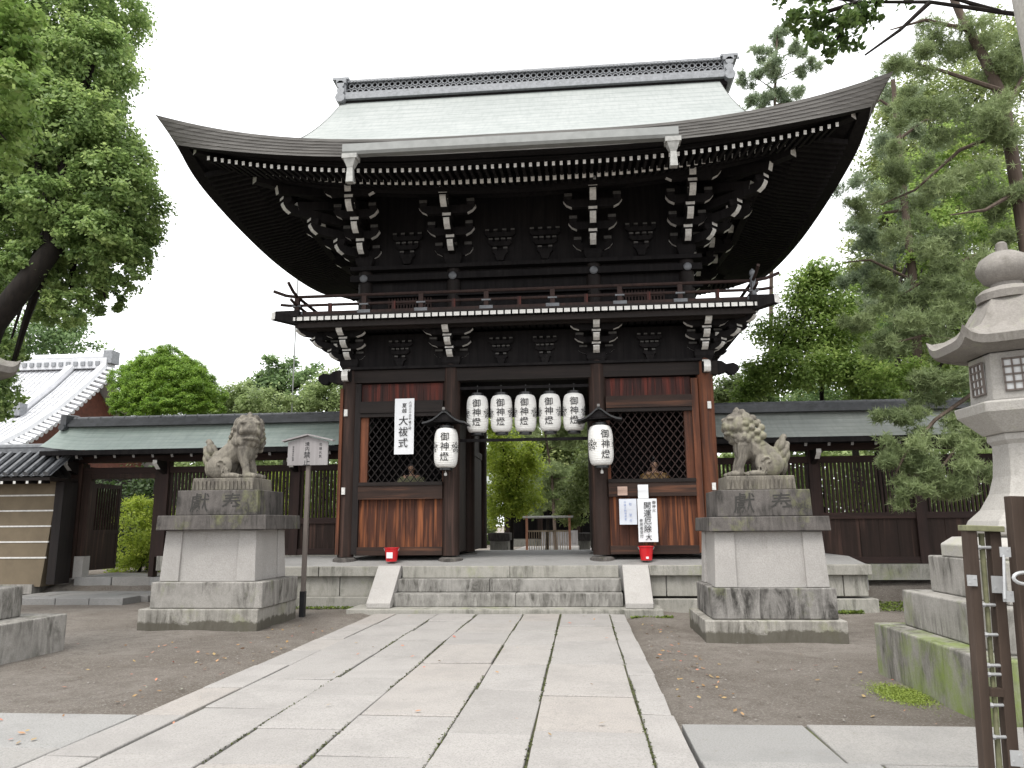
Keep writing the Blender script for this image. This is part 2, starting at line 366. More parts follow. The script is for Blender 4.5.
# glyphs, made once while the scene is small
GL = {}
def load_glyphs(chars, bold=.006):
    for ch in chars:
        if ch in GL or ch == ' ': continue
        cu = bpy.data.curves.new('glyph', 'FONT'); cu.body = ch; cu.size = 1; cu.offset = bold; cu.resolution_u = 3
        o = bpy.data.objects.new('glyph', cu); COL.objects.link(o)
        dg = bpy.context.evaluated_depsgraph_get(); me = bpy.data.meshes.new_from_object(o.evaluated_get(dg))
        bm = bmesh.new(); bm.from_mesh(me); bmesh.ops.triangulate(bm, faces=bm.faces)
        bmesh.ops.remove_doubles(bm, verts=bm.verts, dist=1e-5)
        vs = [(v.co.x, v.co.y) for v in bm.verts]; fs = [tuple(v.index for v in f.verts) for f in bm.faces]
        if vs:
            xs = [a for a, b in vs]; ys = [b for a, b in vs]
            cx, cy = (min(xs)+max(xs))/2, (min(ys)+max(ys))/2
            GL[ch] = ([(a-cx, b-cy) for a, b in vs], fs)
        bm.free(); bpy.data.objects.remove(o); bpy.data.curves.remove(cu); bpy.data.meshes.remove(me)
load_glyphs('御神燈奉獻大祓式夏越六月三十日午後時斎行開運厄除社受付禁止境内車両当無断火気花壇参拝者以外駐御霊')
def write(mb, text, fn, size, pitch=1.05, m=0, slant=0):
    """vertical column of characters; fn(a,b) maps plane coords (metres) to space"""
    for i, ch in enumerate(text):
        if ch not in GL: continue
        vs, fs = GL[ch]
        mb.add([fn(a*size + b*size*slant, -i*size*pitch + b*size + a*size*slant*.5) for a, b in vs], fs, m)

# ================================================================== SETTING: ground, path
def dirt_z(x, y):
    z = 0.0
    if x > 1.8: z -= .07*min(1, (x-1.8)/.9)
    if y > 1.2: z += .38*min(1, (y-1.2)/.5)
    if -2.62 < x < 1.86 and y < -1.2: z -= .08
    if y < -8.7: z -= .06*min(1, (-8.7-y)/.15)
    return z
mb = MB()
xs = [-400, -150, -60, -30, -20] + [-15+.35*i for i in range(86)] + [16, 20, 30, 60, 150, 400]
ys = [-200, -60, -25] + [-16+.35*i for i in range(58)] + [6, 9, 14, 20, 30, 60, 120, 400, 900]
for y in ys:
    for x in xs:
        near = abs(x) < 15 and -16 < y < 2
        mb.v.append((x, y, dirt_z(x, y)-.004+(random.uniform(-.012, .012) if near else 0)))
nx = len(xs)
for j in range(len(ys)-1):
    for i in range(nx-1):
        mb.f.append((j*nx+i, j*nx+i+1, (j+1)*nx+i+1, (j+1)*nx+i)); mb.m.append(0)
tag(mb.build('ground', M['dirt'], smooth=True, normals=False), kind='structure')

def slabs(name, rows, mat, z, th, gap=.010):
    """stone slabs with own size and tilt; per-slab tone in 'var'"""
    mb = MB(); var = []
    for (x0, x1, y0, y1) in rows:
        g = gap*random.uniform(.6, 1.6); dz = random.uniform(-.006, .006); t = random.uniform(-.005, .005)
        a0, a1, b0, b1 = x0+g, x1-g, y0+g, y1-g; r = .005
        j = lambda: random.uniform(-.006, .006)
        zt = z+dz
        j = lambda: random.uniform(-.009, .009)
        top = [(a0+r+j(), b0+r+j(), zt+t), (a1-r+j(), b0+r+j(), zt-t), (a1-r+j(), b1-r+j(), zt-t), (a0+r+j(), b1-r+j(), zt+t)]
        mid = [(p[0]+(-r if i in (0, 3) else r), p[1]+(-r if i < 2 else r), p[2]-.006) for i, p in enumerate(top)]
        bot = [(p[0], p[1], z-th) for p in mid]
        mb.add(top+mid+bot, [(0,1,2,3)]+[(4+i, 4+(i+1)%4, (i+1)%4, i) for i in range(4)]+[(8+i, 8+(i+1)%4, 4+(i+1)%4, 4+i) for i in range(4)])
        var += [random.random()]*9
    o = mb.build(name, mat)
    a = o.data.attributes.new('var', 'FLOAT', 'FACE'); a.data.foreach_set('value', var)
    return o
rows = []
cols = [(-2.53, -2.13, 1.1), (-2.13, -1.39, 1.25), (-1.39, -.72, 1.0), (-.72, .08, 1.2), (.08, .71, 1.15), (.71, 1.53, 1.25), (1.53, 1.80, .95)]
for (x0, x1, L) in cols:
    y = -1.76
    while y > -16:
        d = L*random.uniform(.75, 1.35); wob = 0
        rows.append((x0, x1, y-d, y)); y -= d
tag(slabs('stone_path', rows, M['slab'], .006, .12, .009), kind='structure')
mb = MB(); mb.box(-2.52, 1.79, -16, -1.74, -.09, -.022)
tag(mb.build('path_bed', M['joint']), kind='structure')
rows = []
for (x0, x1) in ((-14, -2.56), (1.83, 9)):
    for k, (y0, y1) in enumerate(((-9.75, -8.80), (-10.7, -9.75), (-11.6, -10.7), (-12.6, -11.6))):
        x = x0+random.uniform(-.8, 0)*0
        edges = [x0]
        while edges[-1] < x1-1.2: edges.append(edges[-1]+random.uniform(1.3, 2.1))
        edges[-1] = x1
        if x0 > 0: edges = [x0, 2.75+k*.2, 4.5+k*.15, 6.4, 9]
        else: edges = [-14, -11.8-k*.3, -9.9, -8, -6.2+.2*k, -4.35-.15*k, -2.56]
        for a, b in zip(edges, edges[1:]): rows.append((a, b, y0, y1))
tag(slabs('cross_path', rows, M['slab_g'], -.008, .10, .006), kind='structure')
mb = MB(); mb.box(-14, -2.57, -12.6, -8.81, -.10, -.022); mb.box(1.84, 9, -12.6, -8.81, -.10, -.022)
tag(mb.build('cross_path_bed', M['joint']), kind='structure')
# small approach to the side gate on the left
rows = []
for i in range(4):
    for j in range(3): rows.append((-10.9+i*.72+j*.15, -10.9+(i+1)*.72+j*.15, -.35+j*.62, -.35+(j+1)*.62))
o = slabs('side_path', rows, M['slab_g'], .13, .13, .008); tag(o, kind='structure')
rows = [(-10.4+i*.9, -10.4+(i+1)*.9, 1.52, 2.9) for i in range(3)]
tag(slabs('side_gate_paving', rows, M['slab_g'], .42, .2, .006), kind='structure')

# ------------------------------------------------------------------ scattered leaves, moss (stuff)
def leafmesh(name, mat, C, N, sz, var, parent=None, aspect=.62, org=(0,0,0), hexa=False):
    """many small leaf faces: centres C, normals N, sizes sz"""
    C = np.asarray(C, float)-np.array(org); n = len(C)
    N = N/np.maximum(np.linalg.norm(N, axis=1, keepdims=True), 1e-6)
    A = np.cross(N, RNG.normal(size=(n, 3))); A /= np.maximum(np.linalg.norm(A, axis=1, keepdims=True), 1e-6)
    B = np.cross(N, A); sz = np.broadcast_to(np.asarray(sz, float), (n,))[:, None]
    if hexa:
        offs = [(-1, 0), (-.45, -.62), (.35, -.5), (1, 0), (.35, .5), (-.45, .62)]
        P = np.stack([C + A*a*sz + B*b*aspect*sz*1.4 + N*(abs(b)*.35*sz) for a, b in offs], 1)
    else:
        offs = [(-1, 0), (0, -1), (1, 0), (0, 1)]
        P = np.stack([C + A*a*sz + B*b*aspect*sz for a, b in offs], 1)
    k = len(offs); V = P.reshape(-1, 3)
    me = bpy.data.meshes.new(name)
    me.vertices.add(n*k); me.vertices.foreach_set('co', V.astype(np.float32).ravel())
    me.loops.add(n*k); me.loops.foreach_set('vertex_index', np.arange(n*k, dtype=np.int32))
    me.polygons.add(n); me.polygons.foreach_set('loop_start', (np.arange(n)*k).astype(np.int32))
    try: me.polygons.foreach_set('loop_total', np.full(n, k, np.int32))
    except Exception: pass
    me.update(calc_edges=True)
    a = me.attributes.new('var', 'FLOAT', 'FACE'); a.data.foreach_set('value', np.clip(var, 0, 1).astype(np.float32))
    me.materials.append(mat)
    o = bpy.data.objects.new(name, me); COL.objects.link(o)
    if parent is not None: o.parent = parent
    else: o.location = org
    return o
def scatter_ground(name, mat, areas, n, sz, label, cat, zoff=.012, flat=.25, var=None):
    C = []
    for _ in range(n):
        x0, x1, y0, y1, zz = random.choice(areas)
        x, y = random.uniform(x0, x1), random.uniform(y0, y1)
        C.append((x, y, (dirt_z(x, y) if zz is None else zz)+zoff))
    N = RNG.normal(size=(n, 3))*flat; N[:, 2] = 1
    o = leafmesh(name, mat, C, N, RNG.uniform(sz*.6, sz*1.3, n), RNG.random(n) if var is None else var)
    return tag(o, label, cat, kind='stuff')
# ================================================================== STONE PLATFORM AND STEPS
gp = thing('stone_platform', 'long low granite platform with three front steps under the gate', 'platform', (0, -.7, 0))
og = (0, -.7, 0)
mb = MB()      # floor: rises slightly to the gate
mb.add([(-5.3,-.66,.75),(6.2,-.66,.75),(6.2,.25,.86),(-5.3,.25,.86),(-5.3,4.9,.86),(6.2,4.9,.86),
        (-5.3,-.66,.3),(6.2,-.66,.3),(-5.3,4.9,.3),(6.2,4.9,.3)],
       [(0,1,2,3),(3,2,5,4),(6,7,1,0),(8,9,5,4)])
mb.build('floor', M['slab_g'], gp, og)
o = gp.children[0]; a = o.data.attributes.new('var', 'FLOAT', 'FACE'); a.data.foreach_set('value', [.5]*len(o.data.polygons))
mb = MB()
for (x0, x1, y0, z0) in ((-5.3,-3.9,-.78,.57),(-3.89,-2.74,-.78,.57),(2.31,3.6,-.78,.57),(3.61,4.9,-.78,.57),(4.91,6.25,-.78,.57),(-2.28,-.244,-.75,.535),(-.244,1.766,-.75,.535)):
    mb = MB(); mb.box(x0, x1-.006, y0, -.3, z0, .752); mb.build('edge_stone', M['stone_s'], gp, og, bevel=.012)
mb = MB()
for (x0, x1) in ((-5.26,-4.4),(-4.39,-3.5),(-3.49,-2.74),(2.31,2.62),(2.63,3.4),(3.41,4.3),(4.31,5.2),(5.21,5.75),(5.76,6.18)):
    mb = MB(); mb.box(x0, x1-.008, -.70, -.3, .20, .568); mb.build('facing_stone', M['stone_s'], gp, og, bevel=.01)
for (x0, x1, z1) in ((-5.3, -2.74, .198), (2.31, 6.3, .16)):
    mb = MB(); mb.box(x0, x1, -.80, -.3, -.1, z1); mb.build('base_course', M['stone_s'], gp, og, bevel=.012)
for i, (y, z0, z1, xa, xb) in enumerate(((-1.29, .072, .30, -2.44, 1.80), (-1.0, .302, .533, -2.36, 1.79))):
    mb = MB(); mb.box(xa, -.6 if i else -.1, y, -.6, z0, z1); mb.box((-.6 if i else -.1)+.006, xb, y, -.6, z0, z1)
    mb.build('step', M['stone_step'], gp, og, bevel=.014)
mb = MB(); mb.box(-3.05, 2.45, -1.72, -.85, -.1, .07); mb.build('step', M['stone_s'], gp, og, bevel=.012)
for (x0, x1) in ((-2.735, -2.30), (1.825, 2.30)):
    mb = MB(); poly = [(-.70, .765), (-.80, .765), (-1.56, .16), (-1.56, .072), (-1.4, .072), (-.70, .60)]
    mb.prism(poly, (0,0,0), (0,1,0), (0,0,1), (1,0,0), x1-x0); mb.v = [(p[0]+(x0+x1)/2, p[1], p[2]) for p in mb.v]
    mb.build('cheek_stone', M['stone'], gp, og, bevel=.012)

# ================================================================== THE GATE
GO = (0, 2.2, .86)
gate = thing('shrine_gate', 'two storey dark timber gate with wide upturned roof and white bracket ends', 'gate', GO)
XO, XI = 3.63, 1.49
ZF = .86
def part(mb, name, mats, parent=None, **k): return mb.build(name, mats, parent or gate, GO, **k)
# posts
for y in (0, 2.2, 4.4):
    for x in (-XO, -XI, XI, XO):
        mb = MB(); r = .165
        if abs(x) > 2: mb.lathe((x, y, ZF), [(r, .04), (r, 3.9)], 20)
        else: mb.lathe((x, y, ZF), [(r+.01, .06), (r+.01, 3.95)], 20)
        mt = M['outer'] if (abs(x) > 2 and y == 0 and x > 0) else M['post']
        p = part(mb, 'post', mt, smooth=True)
        mb = MB(); mb.lathe((x, y, ZF), [(.25, -.06), (.24, .0), (.19, .03)], 20)
        if y < 3: part(mb, 'base_stone', M['stone_d'], p)
# outer front corner boards, worn red on the right
mb = MB(); mb.box(-XO+.14, -XO+.26, -.10, .1, .95, 4.4); part(mb, 'jamb', M['dark'])
mb = MB(); mb.box(-XO-.16, -XO-.10, -.17, .05, .95, 4.3); part(mb, 'jamb', M['outer'])
mb = MB(); mb.box(XO-.29, XO-.16, -.12, .1, .95, 4.35); part(mb, 'jamb', M['outer'])
for sx in (-1, 1):
    # front bay of each side, between x=a and x=b
    a, b = (-XO+.26, -XI-.16) if sx < 0 else (XI+.16, XO-.29)
    mb = MB(); mb.box(a, b, -.11, .06, .93, 1.09); part(mb, 'sill', M['beam_x'])
    n = 9; w = (b-a)/n; pan = MB()
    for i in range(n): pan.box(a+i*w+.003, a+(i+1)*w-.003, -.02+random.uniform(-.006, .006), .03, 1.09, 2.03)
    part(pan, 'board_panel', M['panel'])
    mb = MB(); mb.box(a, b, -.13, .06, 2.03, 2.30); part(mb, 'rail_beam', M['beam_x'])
    mb = MB(); mb.box(a, b, -.15, .06, 2.30, 2.37); part(mb, 'window_sill', M['dark_x'])
    wa, wb = (a+.16, b-.01) if sx < 0 else (a+.06, b-.16)
    z0, z1 = 2.37, 3.70
    mb = MB(); mb.box(a, wa, -.06, .05, z0, z1); part(mb, 'window_jamb', M['outer'])
    mb = MB(); mb.box(wb, b, -.06, .05, z0, z1); wf = part(mb, 'window_jamb', M['outer'])
    lat = MB(); dx = .148; slope = 1.32        # diamond lattice clipped to the opening
    for s in (-1, 1):
        k = -30
        for k in range(-30, 45):
            x = wa + k*dx        # at z0
            pts = []
            t0, t1 = 0.0, (z1-z0)
            xa, xb = x, x + s*(z1-z0)/slope
            lo, hi = (wa, wb)
            def zat(xx): return (xx-x)*s*slope
            if s > 0:
                if xb < lo or xa > hi: continue
                xs0 = max(xa, lo); xs1 = min(xb, hi)
            else:
                if xa < lo or xb > hi: continue
                xs0 = min(xa, hi); xs1 = max(xb, lo)
            if abs(xs1-xs0) < .02: continue
            yy = -.03 if s > 0 else -.012
            lat.bar((xs0, yy, z0+zat(xs0)), (xs1, yy, z0+zat(xs1)), .016, .021, up=(0, 1, 0))
    part(lat, 'lattice', M['dark'] if sx < 0 else M['wallwood'])
    mb = MB(); mb.box(a, b, -.13, .06, 3.70, 3.78); part(mb, 'window_head', M['dark_x'])
    mb = MB(); mb.box(a, b, -.155, .06, 3.782, 4.02); part(mb, 'tie_beam', M['beam_x'] if sx > 0 else M['dark_x'])
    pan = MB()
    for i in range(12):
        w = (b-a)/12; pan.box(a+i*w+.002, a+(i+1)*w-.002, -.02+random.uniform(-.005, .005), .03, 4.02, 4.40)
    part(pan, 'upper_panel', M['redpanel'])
    # room behind the lattice: side, back and cross walls
    mb = MB(); xx = sx*(XO-.02); mb.box(xx-.03, xx+.03, .05, 4.4, .95, 4.6); part(mb, 'side_wall', M['dark'])
    mb = MB(); xx = sx*(XI+.02); mb.box(xx-.03, xx+.03, .1, 2.1, .95, 4.5); mb.box(xx-.03, xx+.03, 2.3, 4.3, .95, 4.5); part(mb, 'passage_wall', M['post'])
    mb = MB(); mb.box(sx*XI if sx > 0 else -XO, XO if sx > 0 else -XI, 1.6, 1.66, .95, 4.6); part(mb, 'partition_wall', M['black'])
    mb = MB(); mb.box(sx*XI if sx > 0 else -XO, XO if sx > 0 else -XI, 4.36, 4.42, .95, 4.6); part(mb, 'rear_wall', M['dark'])
    mb = MB(); mb.box(min(sx*1.55, sx*3.6), max(sx*1.55, sx*3.6), .1, 1.6, 2.0, 2.06); part(mb, 'niche_floor', M['dark'])
    # door leaf folded back against the passage
    d = MB(); xx = sx*(XI-.10); d.box(xx-.03, xx+.03, 2.35, 3.65, .95, 3.25); d.box(xx-.05, xx+.05, 2.35, 2.45, .95, 3.25); d.box(xx-.05, xx+.05, 2.45, 3.65, 3.1, 3.25)
    if sx < 0: part(d, 'door_leaf', M['post'])
    # white fittings on the outer posts
    for z in (3.72, 2.13):
        mb = MB(); mb.box(sx*XO-.03+sx*.03, sx*XO+.04+sx*.03, -.20, -.16, z, z+.14); part(mb, 'wall_fitting', M['white'])
mb = MB(); mb.box(-XO-.25, XO+.25, -.12, .12, 4.42, 4.68); part(mb, 'head_beam', M['dark_x'])
mb = MB(); mb.box(-XO-.25, XO+.25, 4.28, 4.52, 4.42, 4.68); part(mb, 'head_beam', M['dark_x'])
for x in (-XO, -XI, XI, XO):
    mb = MB(); mb.box(x-.11, x+.11, .12, 4.28, 4.425, 4.675); part(mb, 'cross_beam', M['dark'])
mb = MB(); mb.box(-XO+.05, XO-.05, -.2, 4.6, 4.69, 4.74); part(mb, 'ceiling', M['black'])
mb = MB(); mb.box(-XI+.15, XI-.15, 2.1, 2.3, 3.98, 4.14); mb.box(-XI+.15, XI-.15, 2.18, 2.22, 4.14, 4.42); part(mb, 'transom', M['dark_x'])
# carved beam noses at the corners
nose = [(0, -.10), (.18, -.13), (.30, -.08), (.36, -.14), (.48, -.13), (.55, -.05), (.53, .04), (.44, .09), (.30, .07), (.22, .13), (.10, .15), (0, .14)]
for sx in (-1, 1):
    mb = MB(); mb.prism(nose, (sx*(XO+.13), 0, 4.56), (sx, 0, 0), (0,0,1), (0,1,0), .16)
    part(mb, 'beam_nose', M['black'])
    mb = MB(); mb.prism([(a*.6, b) for a, b in nose], (sx*XO, -.12, 4.56), (0, -1, 0), (0,0,1), (1,0,0), .13, 0, [0, 0, 1, 1, 1, 1, 1, 1, 1, 0, 0, 0]); part(mb, 'beam_nose', [M['black'], M['white']])
# ------------------------------------------------------------------ bracket complexes
def b_arm(mb, c, d, L0, L1, w, h, e0=1, e1=1):
    d = Vector(d).normalized(); n = d.cross(Vector((0,0,1)))
    q = min(.17, (L1+L0)*.4)
    poly = [(-L0, h), (-L0, h*.80), (-L0+q*.38, h*.32), (-L0+q, 0), (L1-q, 0), (L1-q*.38, h*.32), (L1, h*.80), (L1, h)]
    ms = [e0, e0, e0, 0, e1, e1, e1, 0]
    mb.prism(poly, c, d, (0,0,1), n, w, 0, ms)
def b_block(mb, c, w, h, face=None, d=None):
    x, y, z = c
    mb.taper((x, y), w*.68, w*.68, w, w, z, z+h*.42); mb.box(x-w/2, x+w/2, y-w/2, y+w/2, z+h*.42, z+h)
    if face is not None:      # white painted front of the tip block
        d = Vector(d); n = d.cross(Vector((0,0,1))); p = Vector(c)+d*(w/2+.003)
        if abs(d.x) > .1 and abs(d.y) > .1: p = Vector(c)+d*(w*.5+.05)
        mb.add([p-n*w*.46+Vector((0,0,h*.45)), p+n*w*.46+Vector((0,0,h*.45)), p+n*w*.46+Vector((0,0,h*.97)), p-n*w*.46+Vector((0,0,h*.97))], [(0,1,2,3)], face)
def complex_(mb, x, y, z, dirs, steps, sd, sh, tail=True, latL=.55, bw=.19):
    mb.taper((x, y), .26, .26, .38, .38, z-.02, z+.10); mb.box(x-.19, x+.19, y-.19, y+.19, z+.10, z+.22)
    for (dx, dy) in dirs:
        d = Vector((dx, dy, 0)); dl = d.length; diag = abs(dx) > .1 and abs(dy) > .1
        dn = d.normalized(); lat = Vector((-dn.y, dn.x, 0)); sdd = sd*(1.414 if diag else 1)
        for k in range(steps+1):
            zk = z+.20+k*sh; o = Vector((x, y, zk))+dn*(sdd*k)
            if k < steps:
                b_arm(mb, (x, y, zk), dn, .1, sdd*(k+1)+.13, .125, sh*.62, 0, 1)
                tip = Vector((x, y, zk+sh*.62))+dn*(sdd*(k+1))
                b_block(mb, tip, bw, sh*.40, 1, dn)
            if not diag:
                L = latL*(.72, .86, 1.02, 1.22)[min(k+(3-steps), 3)]
                b_arm(mb, o+Vector((0,0,.006)), lat, L, L, .115, sh*.58, 1, 1)
                for t in (-1, 0, 1):
                    if t == 0 and k > 0: continue
                    b_block(mb, o+lat*(t*(L-.1))+Vector((0,0,sh*.58+.006)), bw*.9, sh*.42, 2, dn)
        if tail:
            o = Vector((x, y, z+.2+steps*sh))
            for j, (rr, zz) in enumerate(((sdd*(steps-.30), .02), (sdd*(steps+.42), .26))):
                e = o+dn*rr+Vector((0,0,zz-.14)); i_ = o+dn*(-.2)+Vector((0,0,zz+.40))
                mb.bar(i_, e, .13, .17, 0, 1)
BM = [M['black'], M['white'], M['bgrey']]
ZB = 4.70
for i, x in enumerate((-XI, XI)):
    mb = MB(); complex_(mb, x, 0, ZB, [(0,-1)], 3, .26, .195, tail=False, latL=.5); part(mb, 'bracket_cluster', BM)
for sx in (-1, 1):
    mb = MB(); complex_(mb, sx*XO, 0, ZB, [(0,-1), (sx,0), (sx*.7071,-.7071)], 3, .26, .195, tail=False, latL=.42); part(mb, 'bracket_cluster', BM)
    mb = MB(); complex_(mb, sx*XO, 2.2, ZB, [(sx,0)], 3, .26, .195, tail=False, latL=.45); part(mb, 'bracket_cluster', BM)
    mb = MB(); complex_(mb, sx*XO, 4.4, ZB, [(sx,0), (0,1)], 3, .26, .195, tail=False, latL=.42); part(mb, 'bracket_cluster', BM)
def mid_cluster(x, y, z, s=1.0):
    mb = MB(); mb.taper((x, y-.04), .10*s, .1, .18*s, .14, z, z+.10*s)
    for k, L in enumerate((.13, .20, .26)):
        zz = z+(.10+.165*k)*s; L *= s
        mb.prism([(-L, .08*s), (-L, .05*s), (-L+.07, 0), (L-.07, 0), (L, .05*s), (L, .08*s)], (x, y-.04, zz), (1,0,0), (0,0,1), (0,1,0), .09, 0, [0, 0, 0, 0, 0, 0])
        for t in ((-1, 1) if k == 0 else (-1, -.35, .35, 1)):
            b_block(mb, (x+t*(L-.05), y-.05, zz+.08*s), .075*s, .06*s, 2, (0,-1,0))
    part(mb, 'bracket_strut', BM)
for x in (-2.56, -.45, .45, 2.56): mid_cluster(x, -.06, 4.74, .98)
mb = MB(); mb.box(-XO, XO, -.05, .02, 4.69, 5.45); mb.box(-XO-.02, -XO+.05, .03, 4.4, 4.69, 5.45); mb.box(XO-.05, XO+.02, .03, 4.4, 4.69, 5.45); mb.box(-XO, XO, 4.4, 4.45, 4.69, 5.45)
part(mb, 'bracket_wall', M['black'])
# balcony
bx, by0, by1 = 4.58, -1.06, 5.46
mb = MB()
mb.box(-bx+.25, bx-.25, -.86, -.70, 5.39, 5.50); mb.box(-bx+.25, bx-.25, 5.1, 5.26, 5.39, 5.50)
mb.box(-bx+.25, -bx+.41, -.70, 5.1, 5.392, 5.498); mb.box(bx-.41, bx-.25, -.70, 5.1, 5.392, 5.498)
mb.box(-bx+.10, bx-.10, -1.0, -.92, 5.40, 5.512)
part(mb, 'balcony_beam', M['dark_x'])
mb = MB(); mb.box(-bx, bx, by0, by1, 5.605, 5.655); part(mb, 'balcony_floor', M['dark_x'])
jo = MB(); jo.bar((0, 0, 0), (0, -1.22, 0), .112, .075, 0, 1); j0 = jo.build('floor_joist', [M['black'], M['white']], gate)
nj = 64
for i in range(nj):
    x = -bx+.07+i*(2*bx-.14)/(nj-1); loc = (x-GO[0], .12-GO[1], 5.558-GO[2])
    if i == 0: j0.location = loc
    else: inst(j0, loc, gate)
mb = MB()
for sx in (-1, 1):
    for i in range(44):
        y = by0+.2+i*.146; mb.bar((sx*(XO-.1), y, 5.558), (sx*(bx+.03), y, 5.558), .112, .075, 0, 1)
tag(part(mb, 'side_joist', [M['black'], M['white']]), kind='stuff')
for sx in (-1, 1):     # long corner ends
    mb = MB(); mb.bar((sx*4.0, -.35, 5.52), (sx*(bx+.22), by0-.30, 5.56), .15, .15, 0, 1); part(mb, 'corner_joist', [M['black'], M['white']])
    mb = MB(); mb.bar((sx*(bx-.2), by0+.02, 5.67), (sx*(bx+.28), by0+.02, 5.665), .16, .12, 0, 1); part(mb, 'corner_joist', [M['black'], M['white']])
# railing
rl = MB(); ry = by0+.10; rx = bx-.10
def rail(z, r, ext, rise):
    for y in (ry, by1-.1):
        rl.tube([(-rx-ext, y, z+rise), (-rx-ext*.5, y, z+rise*.3), (-rx, y, z), (rx, y, z), (rx+ext*.5, y, z+rise*.3), (rx+ext, y, z+rise)], r, 8)
    for x in (-rx, rx):
        rl.tube([(x, ry-ext, z+rise), (x, ry-ext*.5, z+rise*.3), (x, ry, z), (x, by1-.1, z)], r*.96, 8)
rail(6.05, .033, .50, .14); rail(5.87, .030, .34, .03)
rl.box(-rx, rx, ry-.035, ry+.035, 5.66, 5.73); rl.box(-rx-.035, -rx+.035, ry+.036, by1-.1, 5.66, 5.73); rl.box(rx-.035, rx+.035, ry+.036, by1-.1, 5.66, 5.73)
rail_o = part(rl, 'railing', M['wallwood'], smooth=True)
pp = MB(); pp.box(-.045, .045, -.045, .045, 0, .36); pp.box(-.13, .13, -.05, .05, 0, .075, 1); pp.box(-.09, .09, -.05, .05, .175, .205, 1)
p0 = pp.build('railing_post', [M['wallwood'], M['tilegrey']], gate)
first = True
for x in [-rx, -3.1, -1.95, -.65, .65, 1.95, 3.1, rx]:
    loc = (x, ry-GO[1], 5.66-GO[2])
    if first: p0.location = loc; first = False
    else: inst(p0, loc, gate)
for x in (-rx, rx):
    for y in (1.1, 3.3, by1-.1): inst(p0, (x, y-GO[1], 5.66-GO[2]), gate)
mb = MB(); mb.box(-.035, .035, -.03, .03, 0, .17); s0 = mb.build('railing_strut', M['redpanel'], gate); s0.location = (-2.5, ry-GO[1], 5.73-GO[2])
for x in (-3.8, -1.3, 0, 1.3, 2.5, 3.8): inst(s0, (x, ry-GO[1], 5.73-GO[2]), gate)
mb = MB(); mb.lathe((rx, ry, 5.66), [(.06, 0), (.06, .45), (.035, .48), (.062, .53), (.055, .58), (.0, .64)], 10); part(mb, 'finial_post', M['tilegrey'], smooth=True)
# upper storey
UX, UY0, UY1 = 3.42, .18, 4.22
for y in (UY0, UY1):
    for x in (-UX, -XI, XI, UX):
        mb = MB(); mb.lathe((x, y, 5.65), [(.15, 0), (.15, 1.36)], 16); part(mb, 'upper_post', M['dark'], smooth=True)
        mb = MB(); mb.lathe((x, y-.17, 6.80), [(.0, -.075), (.075, -.07), (.075, .07), (0, .075)], 12)
mb = MB(); mb.box(-UX, UX, UY0, UY0+.05, 5.6, 8.7); mb.box(-UX, UX, UY1-.05, UY1, 5.6, 8.7); mb.box(-UX, -UX+.05, UY0+.05, UY1-.05, 5.6, 8.7); mb.box(UX-.05, UX, UY0+.05, UY1-.05, 5.6, 8.7)
part(mb, 'upper_wall', M['black'])
mb = MB()
mb.box(-UX-.3, UX+.3, UY0-.17, UY0-.01, 6.66, 6.80); mb.box(-UX-.3, UX+.3, UY0-.13, UY0-.012, 6.30, 6.40); mb.box(-UX-.3, UX+.3, UY0-.2, UY0+.1, 6.90, 6.985); mb.box(-UX-.1, UX+.1, UY0-.12, UY0-.01, 5.66, 5.85)
part(mb, 'wall_beam', M['black'])
for x0 in (-2.9, 2.0):
    mb = MB()
    for i in range(15): mb.box(x0+i*.065, x0+i*.065+.03, UY0-.06, UY0-.02, 5.86, 6.30)
    for z in (6.0, 6.15): mb.box(x0, x0+.94, UY0-.065, UY0-.058, z, z+.02)
    part(mb, 'slat_window', M['wallwood'])
for x in (-UX, -XI, XI, UX):
    mb = MB(); mb.lathe((0,0,0), [(.085, 0), (.085, .02), (.06, .035), (.0, .04)], 14); mb.v = [(a+x, -c+UY0-.172, b+6.72) for a, b, c in mb.v]
    part(mb, 'nail_cover', M['tilegrey'])
ZU = 7.0; SDU, SHU = .43, .30
for x in (-XI, XI):
    mb = MB(); complex_(mb, x, UY0, ZU, [(0,-1)], 3, SDU, SHU, latL=.58); part(mb, 'bracket_cluster', BM)
for sx in (-1, 1):
    mb = MB(); complex_(mb, sx*UX, UY0, ZU, [(0,-1), (sx,0), (sx*.7071,-.7071)], 3, SDU, SHU, latL=.46); part(mb, 'bracket_cluster', BM)
    mb = MB(); complex_(mb, sx*UX, 2.2, ZU, [(sx,0)], 3, SDU, SHU, latL=.5); part(mb, 'bracket_cluster', BM)
    mb = MB(); complex_(mb, sx*UX, UY1, ZU, [(sx,0), (0,1), (sx*.7071,.7071)], 3, SDU, SHU, latL=.46); part(mb, 'bracket_cluster', BM)
for x in (-2.5, -.48, .48, 2.5): mid_cluster(x, UY0-.02, 7.04, 1.25)
